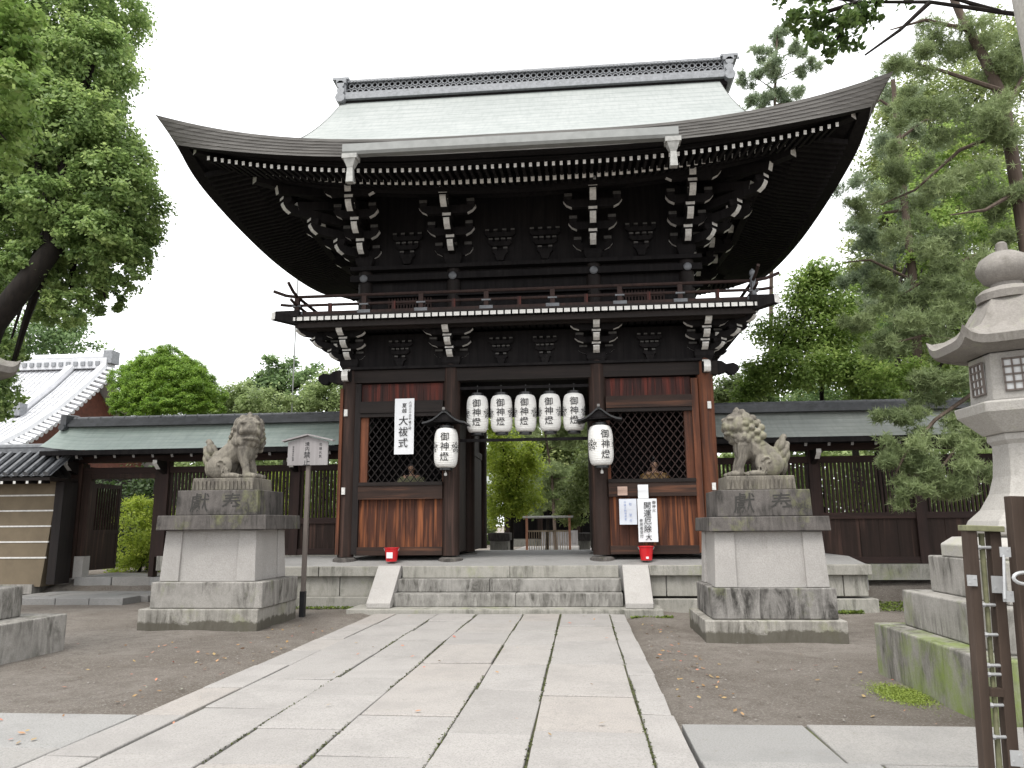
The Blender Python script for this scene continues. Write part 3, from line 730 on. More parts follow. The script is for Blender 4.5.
# ------------------------------------------------------------------ roof
EX, EYC, EYH = 6.50, 2.2, 5.0        # eave half width, centre and half depth
ZE = 8.36
def lift(d): return .70*max(0, 1-d/5.4)**2.5
def rz_(s, d):                        # roof surface: s metres in from the eave, d from the corner
    return ZE + .48*s + .063*s*s + lift(d)*max(0, 1-s/2.2)**2
def ring(s, dz_mid, dz_cor, n=48, flare=.10):
    """closed perimeter at inset s; z offset blends to dz_cor at the corners"""
    out = []
    hx, hy = EX-s, EYH-s
    for side in range(4):
        for i in range(n):
            t = -1+2*i/n; tt = math.sin(t*PI/2)
            if side == 0: x, y, L = tt*hx, -hy, hx
            elif side == 1: x, y, L = hx, tt*hy, hy
            elif side == 2: x, y, L = -tt*hx, hy, hx
            else: x, y, L = -hx, -tt*hy, hy
            d = L*(1-abs(tt)) + s*0
            w = max(0, 1-d/4.0)**2
            # corners also swing outward a little
            fl = flare*max(0, 1-d/1.6)**2
            out.append((x*(1+fl/hx), EYC+y*(1+fl/hy), lift(d)*max(0, 1-s/4.2)+dz_mid*(1-w)+dz_cor*w))
    return out
def loft(mb, rings, m=0, close=True):
    k = len(rings[0]); vs = [p for r in rings for p in r]
    fs = [(i*k+j, i*k+(j+1)%k, (i+1)*k+(j+1)%k, (i+1)*k+j) for i in range(len(rings)-1) for j in range(k)]
    mb.add(vs, fs, m)
SG = 1.76
mb = MB()
def front(sgn):
    n1, n2 = 60, 8
    for (sa, sb, ns, xf) in ((0, SG, 6, lambda s: EX-s), (SG, EYH, 16, lambda s: 4.74+(s-SG)*.0)):
        vs = []
        for j in range(ns+1):
            s = sa+(sb-sa)*j/ns; X = xf(s)
            for i in range(n1+1):
                t = math.sin((-1+2*i/n1)*PI/2); x = t*X; d = (EX-s)*(1-abs(t)) if sa == 0 else max(EX-abs(x), s)
                fl = .10*max(0, 1-d/1.6)**2*max(0, 1-s/1.2)
                vs.append((x*(1+fl/6), EYC+sgn*(EYH-s)*(1+fl/5), rz_(s, (EX-s)*(1-abs(t)) if sa == 0 else max(0, EX-abs(x)))))
        mb.add(vs, [(j*(n1+1)+i, j*(n1+1)+i+1, (j+1)*(n1+1)+i+1, (j+1)*(n1+1)+i) for j in range(ns) for i in range(n1)])
def side(sgn):
    n1, ns = 50, 10; S1 = 2.35; vs = []
    for j in range(ns+1):
        s = S1*j/ns
        for i in range(n1+1):
            t = math.sin((-1+2*i/n1)*PI/2); y = t*(EYH-s); d = (EYH-s)*(1-abs(t))
            fl = .10*max(0, 1-d/1.6)**2*max(0, 1-s/1.2)
            vs.append((sgn*(EX-s)*(1+fl/6), EYC+y*(1+fl/5), rz_(s, d)))
    mb.add(vs, [(j*(n1+1)+i, j*(n1+1)+i+1, (j+1)*(n1+1)+i+1, (j+1)*(n1+1)+i) for j in range(ns) for i in range(n1)])
front(-1); front(1); side(-1); side(1)
roof = part(mb, 'roof', M['mainroof'], smooth=True)
# verge boards and gable walls
for sx in (-1, 1):
    g = MB(); vs = []; up = []; n = 22
    for j in range(2*n+1):
        v = -1+j/n; s = SG+(EYH-SG)*(1-abs(v)); y = EYC+(1 if v > 0 else -1)*(EYH-s); xx = 4.74
        vs.append((sx*xx, y, rz_(s, 1.2)+.02 if s > 2 else rz_(s, EX-xx)+.02)); up.append(s)
    k = len(vs)
    lo = [(x-sx*.03, y, z-.34) for x, y, z in vs]; li = [(x-sx*.45, y, z-.40) for x, y, z in vs]
    g.add(vs+lo+li, [(i, i+1, k+i+1, k+i) for i in range(k-1)]+[(k+i, k+i+1, 2*k+i+1, 2*k+i) for i in range(k-1)])
    part(g, 'verge_board', M['eave'], roof)
    g = MB(); xg = sx*4.35
    zl = rz_(2.25, 3)-.1
    pts = [(xg, y, z-.1) for (x, y, z) in vs if z-.1 > zl]
    g.add([(xg, pts[0][1], zl), (xg, pts[-1][1], zl)]+pts, [tuple([0]+list(range(2, 2+len(pts)))+[1])])
    part(g, 'gable_wall', M['dark'], roof)
# eave edge: stepped layers of shingle
mb = MB(); rr = []
TH0, TH1 = .31, .46; nl = 6
for i in range(nl):
    a, b = i/nl, (i+1)/nl; s0 = .012*i
    z0 = lambda f: (-TH0*f, -TH1*f)
    for f in (a, b-.004):
        q = z0(f); rr.append([(x, y, ZE+z+.004) for x, y, z in ring(s0, q[0], q[1], flare=.10-.24*f)])
loft(mb, rr)
part(mb, 'eave_edge', M['eave'], roof)
last = rr[-1]
# soffit boards above the rafters
def soffit_z(s): return 8.03+.16*(s-.3) if s < 1.15 else 8.10+.36*(s-1.15)
mb = MB()
loft(mb, [[(x, y, soffit_z(s)+z) for x, y, z in ring(s, 0, 0)] for s in (.28, .7, 1.14)])
loft(mb, [[(x, y, soffit_z(s)+z) for x, y, z in ring(s, 0, 0)] for s in (1.16, 1.9, 2.6, 3.4)])
loft(mb, [[(x, y, zz+z) for x, y, z in ring(s, 0, 0)] for s, zz in ((1.10, 8.02), (1.10, 8.14), (1.17, 8.16), (1.17, 8.02))])
loft(mb, [[(x, y, zz+z) for x, y, z in ring(s, 0, 0)] for s, zz in ((.40, 7.995), (.40, 8.07), (.30, 8.075))])
loft(mb, [last, [(x, y, ZE+z) for x, y, z in ring(.30, -TH0+.01, -TH1+.04, flare=-.05)]])
part(mb, 'soffit', M['black'], roof)
# purlins carried by the brackets
mb = MB()
for s, zz, w in ((1.55, 8.02, .16), (2.2, 8.2, .14)):
    loft(mb, [[(x, y, z0+z) for x, y, z in ring(ss, 0, 0)] for ss, z0 in ((s, zz), (s, zz+.15), (s+w, zz+.15), (s+w, zz), (s, zz))])
part(mb, 'eave_purlin', M['black'], roof)
# rafters: each front rafter its own part
def rafter_mesh(name, L, rise, w, h):
    r = MB(); r.bar((0, L, rise), (0, 0, 0), w, h, 0, 1); return r.build(name, [M['black'], M['white']], gate)
fl0 = rafter_mesh('flying_rafter', .82, .14, .052, .075); n = 84; first = True
for i in range(n):
    x = -5.76+i*11.52/(n-1); d = EX-.35-abs(x)
    loc = (x, EYC-(EYH-.35)-GO[1], 7.915+lift(d)*.80-GO[2])
    if first: fl0.location = loc; first = False
    else: inst(fl0, loc, gate)
ba0 = rafter_mesh('base_rafter', 2.0, .70, .066, .09); n = 74; first = True
for i in range(n):
    x = -5.06+i*10.12/(n-1); d = EX-1.1-abs(x)
    loc = (x, EYC-(EYH-.98)-GO[1], 7.945+lift(d)*.74-GO[2])
    if first: ba0.location = loc; first = False
    else: inst(ba0, loc, gate)
mb = MB()
for sx in (-1, 1):
    for i in range(58):
        y = EYC-4.0+i*8.0/57; d = EYH-.35-abs(y-EYC); x = sx*(EX-.35); z = 7.955+lift(d)*.8
        mb.bar((x-sx*.82, y, z+.14), (x, y, z), .07, .095, 0, 1)
    for i in range(50):
        y = EYC-3.45+i*6.9/49; d = EYH-1.1-abs(y-EYC); x = sx*(EX-1.08); z = 8.0+lift(d)*.7
        mb.bar((x-sx*2.0, y, z+.70), (x, y, z), .08, .105, 0, 1)
for i in range(84):
    x = -5.76+i*11.52/83; z = 7.955+lift(EX-.35-abs(x))*.8; y = EYC+EYH-.35; mb.bar((x, y-.82, z+.14), (x, y, z), .07, .095, 0, 1)
tag(part(mb, 'side_rafter', [M['black'], M['white']]), kind='stuff')
for sx in (-1, 1):       # hip rafters
    for sy in (-1, 1):
        mb = MB(); mb.bar((sx*3.5, EYC+sy*1.9, 8.62), (sx*(EX-.42), EYC+sy*(EYH-.42), 8.02+lift(0)*.86), .17, .20, 0, 1)
        mb.bar((sx*3.5, EYC+sy*1.9, 8.44), (sx*(EX-1.25), EYC+sy*(EYH-1.25), 8.10+lift(0)*.40), .18, .20, 0, 1); part(mb, 'hip_rafter', [M['black'], M['white']])
# ridge
rg = MB(); RZ = rz_(EYH, 5)-.145
RX = 4.80
rg.box(-RX, RX, EYC-.20, EYC+.20, RZ-.16, RZ+.06, 1)
rg.box(-RX, RX, EYC-.30, EYC+.30, RZ-.01, RZ+.11, 2); rg.box(-RX, RX, EYC-.26, EYC+.26, RZ+.112, RZ+.20, 2)
rg.box(-RX, RX, EYC-.10, EYC+.10, RZ+.20, RZ+.50, 1)
rg.box(-RX, RX, EYC-.19, EYC+.19, RZ+.50, RZ+.55); rg.tube([(-RX, EYC, RZ+.58), (RX, EYC, RZ+.58)], .12, 10)
ridge = part(rg, 'ridge', [M['tilegrey'], M['black'], M['tilepale_edge']], roof)
tl = MB()      # openwork tile pattern of the ridge face
for sy in (-1,):
    for i in range(63):
        for j, zz in enumerate((.275, .425)):
            cx = -RX+.11+i*.151+(.075 if j else 0)
            pts = [(cx+.066*math.cos(a), EYC-.145, RZ+zz+.066*math.sin(a)) for a in [k*PI/4 for k in range(9)]]
            tl.tube(pts, .018, 5, cap=False)
for i in range(110): tl.box(-RX+i*.0905, -RX+i*.0905+.06, EYC-.225, EYC-.19, RZ+.505, RZ+.555)
g_ = part(tl, 'ridge', M['tilepale_edge'], roof); g_.name = 'ridge_pattern'
for sx in (-1, 1):
    e = MB(); x = sx*(RX+.05)
    e.cbox((x, EYC, RZ+.28), .22, .50, .34); e.cbox((x, EYC, RZ+.52), .26, .60, .14); e.cbox((x+sx*.03, EYC, RZ+.60), .42, .52, .06)
    e.tube([(x, EYC-.36, RZ+.02), (x, EYC+.36, RZ+.02)], .13, 10); e.tube([(x, EYC-.33, RZ+.22), (x, EYC+.33, RZ+.22)], .10, 10); e.tube([(x+sx*.02, EYC-.3, RZ+.42), (x+sx*.02, EYC+.3, RZ+.42)], .10, 10)
    part(e, 'ridge_end_tile', M['tilepale_edge'], roof, smooth=True)
for o_ in roof.children:
    if o_.name.startswith('ridge'): o_.location.x += .12
# gutter below the middle of the front eave, two outlets
gt = MB(); gx0, gx1 = -2.98, 2.93; gy = EYC-EYH-.10
prof = [(0, 0), (-.13, 0), (-.16, .05), (-.16, .19), (-.145, .19), (-.145, .06), (0, .06)]
gt.prism(prof, ((gx0+gx1)/2, gy+.06, 8.02), (0,1,0), (0,0,1), (1,0,0), gx1-gx0)
gut = part(gt, 'gutter', M['gutter'])
for x in (gx0+.14, gx1-.10):
    mb = MB(); c = (x, gy-.02); mb.taper(c, .11, .11, .22, .2, 7.78, 7.93); mb.taper(c, .27, .22, .27, .22, 7.93, 8.015); mb.taper(c, .13, .12, .10, .10, 7.50, 7.78)
    part(mb, 'downspout', M['spout'], gut)
# ================================================================== WING WALLS beside the gate
WY = 1.70
def wing(x0, x1, label, posts, copper, base_z, opening=None):
    cx = (x0+x1)/2; og = (cx, WY, base_z)
    t = thing('wing_wall', label, 'wall', og)
    def pt(mb, name, mats, parent=None, **k): return mb.build(name, mats, parent or t, og, **k)
    # roof sheet, front and back slopes slightly hollow
    mb = MB(); ye = .86; prof = [(ye, 3.24), (ye+.28, 3.42), (ye+.55, 3.63), (WY, 3.94)]
    xe0, xe1 = x0-.32, x1+.32
    n = 24
    for sgn in (1, -1):
        vs = []
        for i in range(n+1):
            x = xe0+(xe1-xe0)*i/n; e = max(0, 1-min(x-xe0, xe1-x)/1.1)**2*.10
            for (y, z) in prof: vs.append((x, y if sgn > 0 else 2*WY-y, z+e))
        k = len(prof); mb.add(vs, [(i*k+j, (i+1)*k+j, (i+1)*k+j+1, i*k+j+1) for i in range(n) for j in range(k-1)])
    r = pt(mb, 'roof', copper)
    mb = MB()
    for sgn in (1, -1):
        y = ye if sgn > 0 else 2*WY-ye
        mb.box(xe0+.01, xe1-.01, min(y, y+sgn*.05), max(y, y+sgn*.05), 3.13, 3.232)
    mb.box(xe0+.02, xe1-.02, ye+.06, 2*WY-ye-.06, 3.165, 3.19)
    pt(mb, 'eave_board', M['black'], r)
    # ridge: laid tiles
    mb = MB()
    for i, (w, z0, z1) in enumerate(((.24, 3.86, 3.93), (.20, 3.935, 3.985), (.175, 3.99, 4.03))): mb.box(xe0+.12, xe1-.12, WY-w, WY+w, z0, z1)
    q = int((xe1-xe0-.3)/.3)
    mb.tube([(xe0+.1, WY, 4.045), (xe1-.1, WY, 4.045)], .075, 10)
    for i in range(q): mb.tube([(xe0+.25+i*.3, WY, 4.045), (xe0+.27+i*.3, WY, 4.045)], .084, 10)
    pt(mb, 'ridge_tile', M['ridgedark'], r, smooth=True)
    mb = MB()
    for x in (xe0+.1, xe1-.1):
        mb.cbox((x, WY, 3.97), .14, .56, .34); mb.tube([(x, WY-.34, 3.84), (x, WY+.34, 3.84)], .08, 8); mb.tube([(x, WY-.24, 4.08), (x, WY+.24, 4.12)], .07, 8)
    pt(mb, 'ridge_end', M['ridgedark'], r)
    # rafters with pale ends
    rf = MB(); rf.bar((0, .82, .36), (0, 0, 0), .055, .07, 0, 1); r0 = rf.build('rafter', [M['dark'], M['greyend']], t); first = True
    m = int((x1-x0)/.46)
    for i in range(m+1):
        loc = (x0+.1+(x1-x0-.2)*i/m-cx, ye+.06-WY, 3.09-base_z)
        if first: r0.location = loc; first = False
        else: inst(r0, loc, t)
    mb = MB(); mb.box(x0, x1, WY-.10, WY+.10, 3.02, 3.30); mb.box(x0, x1, WY-.07, WY+.07, 2.76, 2.90); pt(mb, 'tie_beam', M['wallwood_x'])
    # curved white-ended brackets
    for x in posts:
        mb = MB(); mb.prism([(0, 0), (.30, .10), (.46, .22), (.46, .30), (0, .30)], (x, WY-.08, 2.72), (0,-1,0), (0,0,1), (1,0,0), .10, 0, [0, 1, 1, 0, 0]); pt(mb, 'bracket', [M['dark'], M['white']])
        mb = MB(); mb.box(x-.10, x+.10, WY-.10, WY+.10, base_z, 3.02)
        p = pt(mb, 'post', M['wallwood'])
    ed = sorted(posts)
    for a, b in zip(ed, ed[1:]):
        if opening and a >= opening[0]-.05 and b <= opening[1]+.05: continue
        a, b = a+.10, b-.10
        mb = MB(); n = max(3, int((b-a)/.083))
        for i in range(n): x = a+(i+.5)*(b-a)/n; mb.box(x-.021, x+.021, WY-.03, WY+.03, 1.70, 2.76)
        pt(mb, 'slat_panel', M['wallwood'])
        mb = MB(); mb.box(a, b, WY-.07, WY+.07, 1.57, 1.70); pt(mb, 'rail', M['wallwood_x'])
        mb = MB(); n = max(3, int((b-a)/.34))
        for i in range(n): mb.box(a+i*(b-a)/n+.003, a+(i+1)*(b-a)/n-.003, WY-.02+random.uniform(-.005, .005), WY+.03, base_z+.16, 1.57)
        pt(mb, 'board_panel', M['post'])
        mb = MB(); mb.box(a, b, WY-.08, WY+.08, base_z+.03, base_z+.16); pt(mb, 'sill', M['wallwood_x'])
        mb = MB(); mb.box(a-.1, b+.1, WY-.16, WY+.16, base_z-.30, base_z+.02); pt(mb, 'base_stone', M['stone_s'])
    return t, pt
wl, wpt = wing(-10.75, -3.80, 'left wing wall with green copper roof and open side gateway', [-10.62, -8.48, -6.9, -5.35, -3.9], M['copper'], .86, (-10.62, -8.48))
# side gateway: frame posts to the ground and an open slatted door leaf
mb = MB(); mb.box(-10.46, -10.28, WY-.09, WY+.09, .42, 2.76); mb.box(-10.74, -10.48, WY-.14, WY+.14, .40, 3.0); mb.box(-8.70, -8.585, WY-.09, WY+.09, .42, 2.76); mb.box(-10.28, -8.7, WY-.08, WY+.08, 2.64, 2.757)
wpt(mb, 'gateway_frame', M['post'])
mb = MB(); mb.box(-10.52, -10.26, WY-.125, WY+.12, .38, .88); wpt(mb, 'base_stone', M['stone'])
dl = MB(); dv = Vector((.03, 1.0, 0)).normalized(); p = Vector((-10.32, WY+.12, 0))
def dbar(a, z0, z1, w): dl.bar(p+dv*a+Vector((0,0,z0)), p+dv*a+Vector((0,0,z1)), w, .04, 0, None, (dv.y, -dv.x, 0))
dbar(.04, .55, 2.55, .08); dbar(.98, .55, 2.55, .08)
for z in (.60, 1.42, 2.50): dl.bar(p+dv*.08+Vector((0,0,z)), p+dv*.94+Vector((0,0,z)), .04, .10)
for i in range(9): dbar(.14+i*.094, 1.47, 2.46, .026)
dl.bar(p+dv*.08+Vector((0,0,1.0)), p+dv*.94+Vector((0,0,1.0)), .02, .74)
wpt(dl, 'door_leaf', M['post'])
wr, _ = wing(3.80, 15.2, 'right wing wall with grey green copper roof behind the stone lion and lantern', [3.9, 6.09, 8.20, 10.3, 12.4, 14.5], M['copper_g'], .62)
# ochre plaster wall at far left with tile coping
og = (-13.5, 1.35, .3)
pw = thing('plaster_wall', 'ochre plaster boundary wall with five white lines and tiled coping', 'wall', og)
mb = MB(); xr0, xr1 = -10.72, -10.83
mb.add([(-19,1.05,.25),(xr1-.02,1.05,.25),(xr0,1.13,2.62),(-19,1.13,2.62),(-19,1.70,.25),(xr1-.02,1.70,.25),(xr0,1.62,2.62),(-19,1.62,2.62)],
       [(0,1,2,3),(4,7,6,5),(1,5,6,2),(0,3,7,4),(3,2,6,7)])
mb.build('wall', M['ochre'], pw, og)
mb = MB()
for i in range(5):
    z = .86+i*.345; y = 1.05+(z-.25)/2.37*.08; mb.box(-19, -10.80+(z-.25)*.03, y-.012, y+.02, z, z+.032)
mb.build('white_line', M['white'], pw, og)
mb = MB(); mb.box(-10.70, -10.50, 1.02, 1.5, .3, 2.55); mb.build('end_post', M['dark'], pw, og)
mb = MB(); mb.box(-19, -11.0, 1.0, 1.75, .1, .30); mb.build('base_stone', M['stone_b'], pw, og)
mb = MB(); n = 34
for sgn in (1, -1):
    f = lambda y: y if sgn > 0 else 2*1.375-y
    mb.add([(-19, f(.55), 2.66), (-10.5, f(.55), 2.66), (-10.5, f(1.375), 3.26), (-19, f(1.375), 3.26)], [(0,1,2,3)])
    for i in range(n):
        x = -10.6-i*.24; mb.tube([(x, f(.53), 2.70), (x, f(1.30), 3.27)], .062, 7)
    for i in range(n): x = -10.6-i*.24; mb.tube([(x-.12, f(.56), 2.655), (x-.12, f(.6), 2.68)], .03, 6)
mb.box(-19, -10.5, 1.22, 1.53, 3.24, 3.34); mb.tube([(-19, 1.375, 3.38), (-10.5, 1.375, 3.38)], .085, 8)
mb.build('coping', M['tilegrey'], pw, og, smooth=True)
mb = MB(); mb.box(-19, -10.55, .60, 2.15, 2.56, 2.63)
mb.build('eave_board', M['dark_x'], pw, og)
for i in range(20):
    if i == 0:
        mb = MB(); mb.bar((-10.75, .85, 2.53), (-10.75, .57, 2.52), .06, .06, 0, 1); r0 = mb.build('rafter', [M['dark'], M['white']], pw, og)
    else: inst(r0, (-i*.30, 0, 0), pw)

# ================================================================== HALL behind, far left
HO = (-20, 12, .4)
hall = thing('shrine_hall', 'large hall with silvery grey tiled gable roof behind the side wall', 'hall', HO)
vx = -17.15; hprof = [(6.6, 3.75), (8, 4.5), (9.5, 5.5), (10.8, 6.55), (12, 7.65)]
mb = MB()
def hz(y):
    for (a, za), (b, zb) in zip(hprof, hprof[1:]):
        if y <= b: return za+(zb-za)*(y-a)/(b-a)
    return hprof[-1][1]
for sgn in (1, -1):
    k = len(hprof); vs = [(x, y if sgn > 0 else 24-y, z) for x in (-34, vx) for (y, z) in hprof]
    mb.add(vs, [(j, k+j, k+j+1, j+1) for j in range(k-1)])
    if sgn > 0:
        for i in range(82):
            x = vx-.12-i*.205; mb.tube([(x, y, z+.02) for (y, z) in hprof], .030, 6)
        for j in range(26):
            y = 6.7+j*.205; mb.bar((-34, y, hz(y)+.012), (vx-.05, y, hz(y)+.012), .03, .03)
rf = mb.build('roof', M['tilepale'], hall, HO, smooth=True)
mb = MB()
for i in range(16):
    for j in range(1):
        pass
for xx in (vx+.0, vx-1.35): mb.tube([(xx, y, z+.16) for (y, z) in (hprof if xx > vx-1 else hprof[2:])], .17, 8)
for i in range(26):
    y = 6.7+i*.205; mb.tube([(vx+.02, y, hz(y)+.12), (vx+.55, y, hz(y)-.02)], .085, 7)
mb.box(-34, vx+.15, 11.72, 12.28, 7.6, 8.0); mb.tube([(-34, 12, 8.07), (vx+.2, 12, 8.07)], .18, 8)
mb.build('ridge_tile', M['tilepale'], rf, HO, smooth=True)
mb = MB()
for i in range(60): mb.cbox((vx-.2-i*.3, 11.70, 7.78), .16, .05, .16)
mb.cbox((vx-1.35, 9.3, 5.62), .45, .35, .45); mb.cbox((vx+.15, 12, 8.05), .35, .5, .5)
mb.build('ridge_ornament', M['tilepale_edge'], rf, HO)
mb = MB(); mb.add([(vx-.7, 7.6, 4.0), (vx-.7, 16.4, 4.0), (vx-.7, 12, 7.4)], [(0,1,2)]); mb.box(vx-.75, vx-.65, 7.5, 16.5, 3.85, 4.05); mb.build('gable', M['redgable'], hall, HO)
mb = MB(); mb.box(-33, vx-.9, 7.8, 16.2,   .4, 4.3); mb.build('wall', M['dark'], hall, HO)

# ================================================================== STONE LIONS
class Sculpt(MB):
    def ball(s, c, r, rot=None, n=10):
        if not hasattr(r, '__len__'): r = (r, r, r)
        Mx = rot if rot is not None else Matrix.Identity(3); c = Vector(c); vs = []
        for i in range(1, n):
            ph = PI*i/n
            for j in range(2*n):
                th = PI*j/n
                vs.append(c + Mx @ Vector((r[0]*math.sin(ph)*math.cos(th), r[1]*math.sin(ph)*math.sin(th), r[2]*math.cos(ph))))
        vs += [c+Mx @ Vector((0,0,r[2])), c-Mx @ Vector((0,0,r[2]))]; k = 2*n; m = n-1
        fs = [(i*k+j, (i+1)*k+j, (i+1)*k+(j+1)%k, i*k+(j+1)%k) for i in range(m-1) for j in range(k)]
        fs += [(m*k, j, (j+1)%k) for j in range(k)]+[(m*k+1, (m-1)*k+(j+1)%k, (m-1)*k+j) for j in range(k)]
        s.add(vs, fs)
    def limb(s, pts, rad):
        s.tube(pts, rad, 12)
        for p, r in zip(pts, rad): s.ball(p, r*1.02, n=6)
def remeshed(mb, name, mat, parent, vox=.014, sm=3, loc=None):
    o = mb.build(name, mat, parent, smooth=False)
    r = o.modifiers.new('remesh', 'REMESH'); r.mode = 'VOXEL'; r.voxel_size = vox; r.use_smooth_shade = True
    s_ = o.modifiers.new('smooth', 'SMOOTH'); s_.iterations = sm; s_.factor = .5
    return o
def lion(name, label, loc, rz, headturn, mouth, sc=1.0):
    b = Sculpt()
    for sy in (-1, 1):
        b.ball((-.20, sy*.135, .20), (.21, .10, .20)); b.ball((-.08, sy*.15, .22), (.12, .075, .17))
        b.ball((.04, sy*.19, .05), (.16, .075, .055)); 
        for t in range(3): b.ball((.17, sy*(.15+t*.04), .045), (.04, .022, .04), n=6)
        b.limb([(.20, sy*.13, .50), (.215, sy*.135, .32), (.27, sy*.135, .17), (.28, sy*.135, .06)], [.095, .075, .062, .068])
        b.ball((.35, sy*.135, .05), (.11, .08, .055))
        for t in range(3): b.ball((.44, sy*(.135+(t-1)*.05), .045), (.035, .024, .04), n=6)
        # spiral relief on the haunch
        pts = [(-.14+(.085-.012*k)*math.cos(k*.8), sy*(.225+.003*k), .24+(.085-.012*k)*math.sin(k*.8)) for k in range(7)]
        b.tube(pts, .018, 6)
        for k in range(3): b.tube([(-.06+k*.03, sy*.225, .20-.02*k), (-.10+k*.05, sy*.235, .10), (-.06+k*.06, sy*.22, .05)], .014, 5)
    b.ball((-.18, 0, .27), (.24, .20, .24)); b.limb([(-.18, 0, .30), (-.02, 0, .44), (.13, 0, .56)], [.20, .20, .21])
    b.ball((.17, 0, .48), (.16, .19, .24)); b.ball((.15, 0, .66), (.19, .20, .18))
    # tail: a fan of flame lobes standing behind the rump
    for k, (x, z, r, l, a) in enumerate(((-.42, .16, .07, .14, .25), (-.46, .30, .065, .13, .5), (-.47, .43, .06, .12, .35), (-.43, .54, .055, .13, .1), (-.37, .40, .08, .2, .1))):
        b.ball((x, 0, z), (r, .10 if k < 4 else .08, l), Matrix.Rotation(-a, 3, 'Y'))
        b.ball((x-.035, 0, z+l*.75), (.045, .07, .05))
    for sy in (-1, 1):
        for (x, z) in ((-.40, .22), (-.41, .36), (-.39, .48)): b.ball((x, sy*.085, z), (.05, .045, .085), Matrix.Rotation(-.4, 3, 'Y'))
    # head, built facing +x then turned
    h = Sculpt()
    h.ball((.04, 0, .0), (.20, .19, .19)); h.ball((.16, 0, -.03), (.10, .14, .075)); h.ball((.20, 0, .015), (.06, .075, .045))
    jaw = -.155 if mouth else -.12
    h.ball((.13, 0, jaw), (.11, .12, .045)); h.ball((.10, 0, jaw-.05), (.08, .10, .05))
    for sy in (-1, 1):
        h.ball((.165, sy*.085, .085), (.06, .065, .035)); h.ball((.185, sy*.075, .045), (.03, .035, .025)); h.ball((.225, sy*.035, .0), (.03, .03, .025), n=7)
        h.ball((.17, sy*.125, -.05), (.05, .035, .05)); h.ball((-.02, sy*.185, .10), (.06, .035, .085), Matrix.Rotation(sy*.3, 3, 'X'))
        for k in range(4): h.ball((.16-.03*k, sy*(.10+.012*k), -.16-.012*k), .034, n=6)
    h.ball((.02, 0, .20), (.06, .05, .05)); h.ball((.02, 0, .24), .032, n=6)
    rr = random.Random(5)
    for k in range(4):              # curls of the mane in rows
        for j in range(11):
            a = -2.6+5.2*j/10
            if abs(a) < .5 and k < 1: continue
            x = -.01-.075*k; rad = .185+.022*k-(.02 if k == 3 else 0)
            c = (x, rad*math.sin(a), rad*math.cos(a)*1.02-.06*k+.01)
            h.ball(c, .052+rr.uniform(-.006, .008), n=7); h.ball((c[0]+.03, c[1]*1.10, c[2]*1.06), .026, n=5)
    for k in range(9):
        a = PI/2+PI*k/8; h.ball((-.22, .17*math.sin(a*1)*1.0, .1*math.cos(a)-.12), .055, n=6)
    T = Matrix.Translation((.22, 0, .83)) @ Matrix.Rotation(headturn, 4, 'Z') @ Matrix.Scale(1.10, 4)
    h.v = [tuple(T @ Vector(p)) for p in h.v]
    for k in range(14):             # locks on chest and nape
        a = headturn*.5-1.5+3.0*k/13; b.ball((.15+.20*math.cos(a), .20*math.sin(a), .63-.03*(k % 2)), (.05, .05, .075), n=6)
    o0 = len(b.v); b.v += h.v; b.f += [tuple(i+o0 for i in f) for f in h.f]; b.m += h.m
    b.v = [(x*sc, y*sc, z*sc) for x, y, z in b.v]
    o = remeshed(b, name, M['lion'], None, .0105, 1)
    o.location = loc; o.rotation_euler = (0, 0, rz)
    return tag(o, label, 'statue')
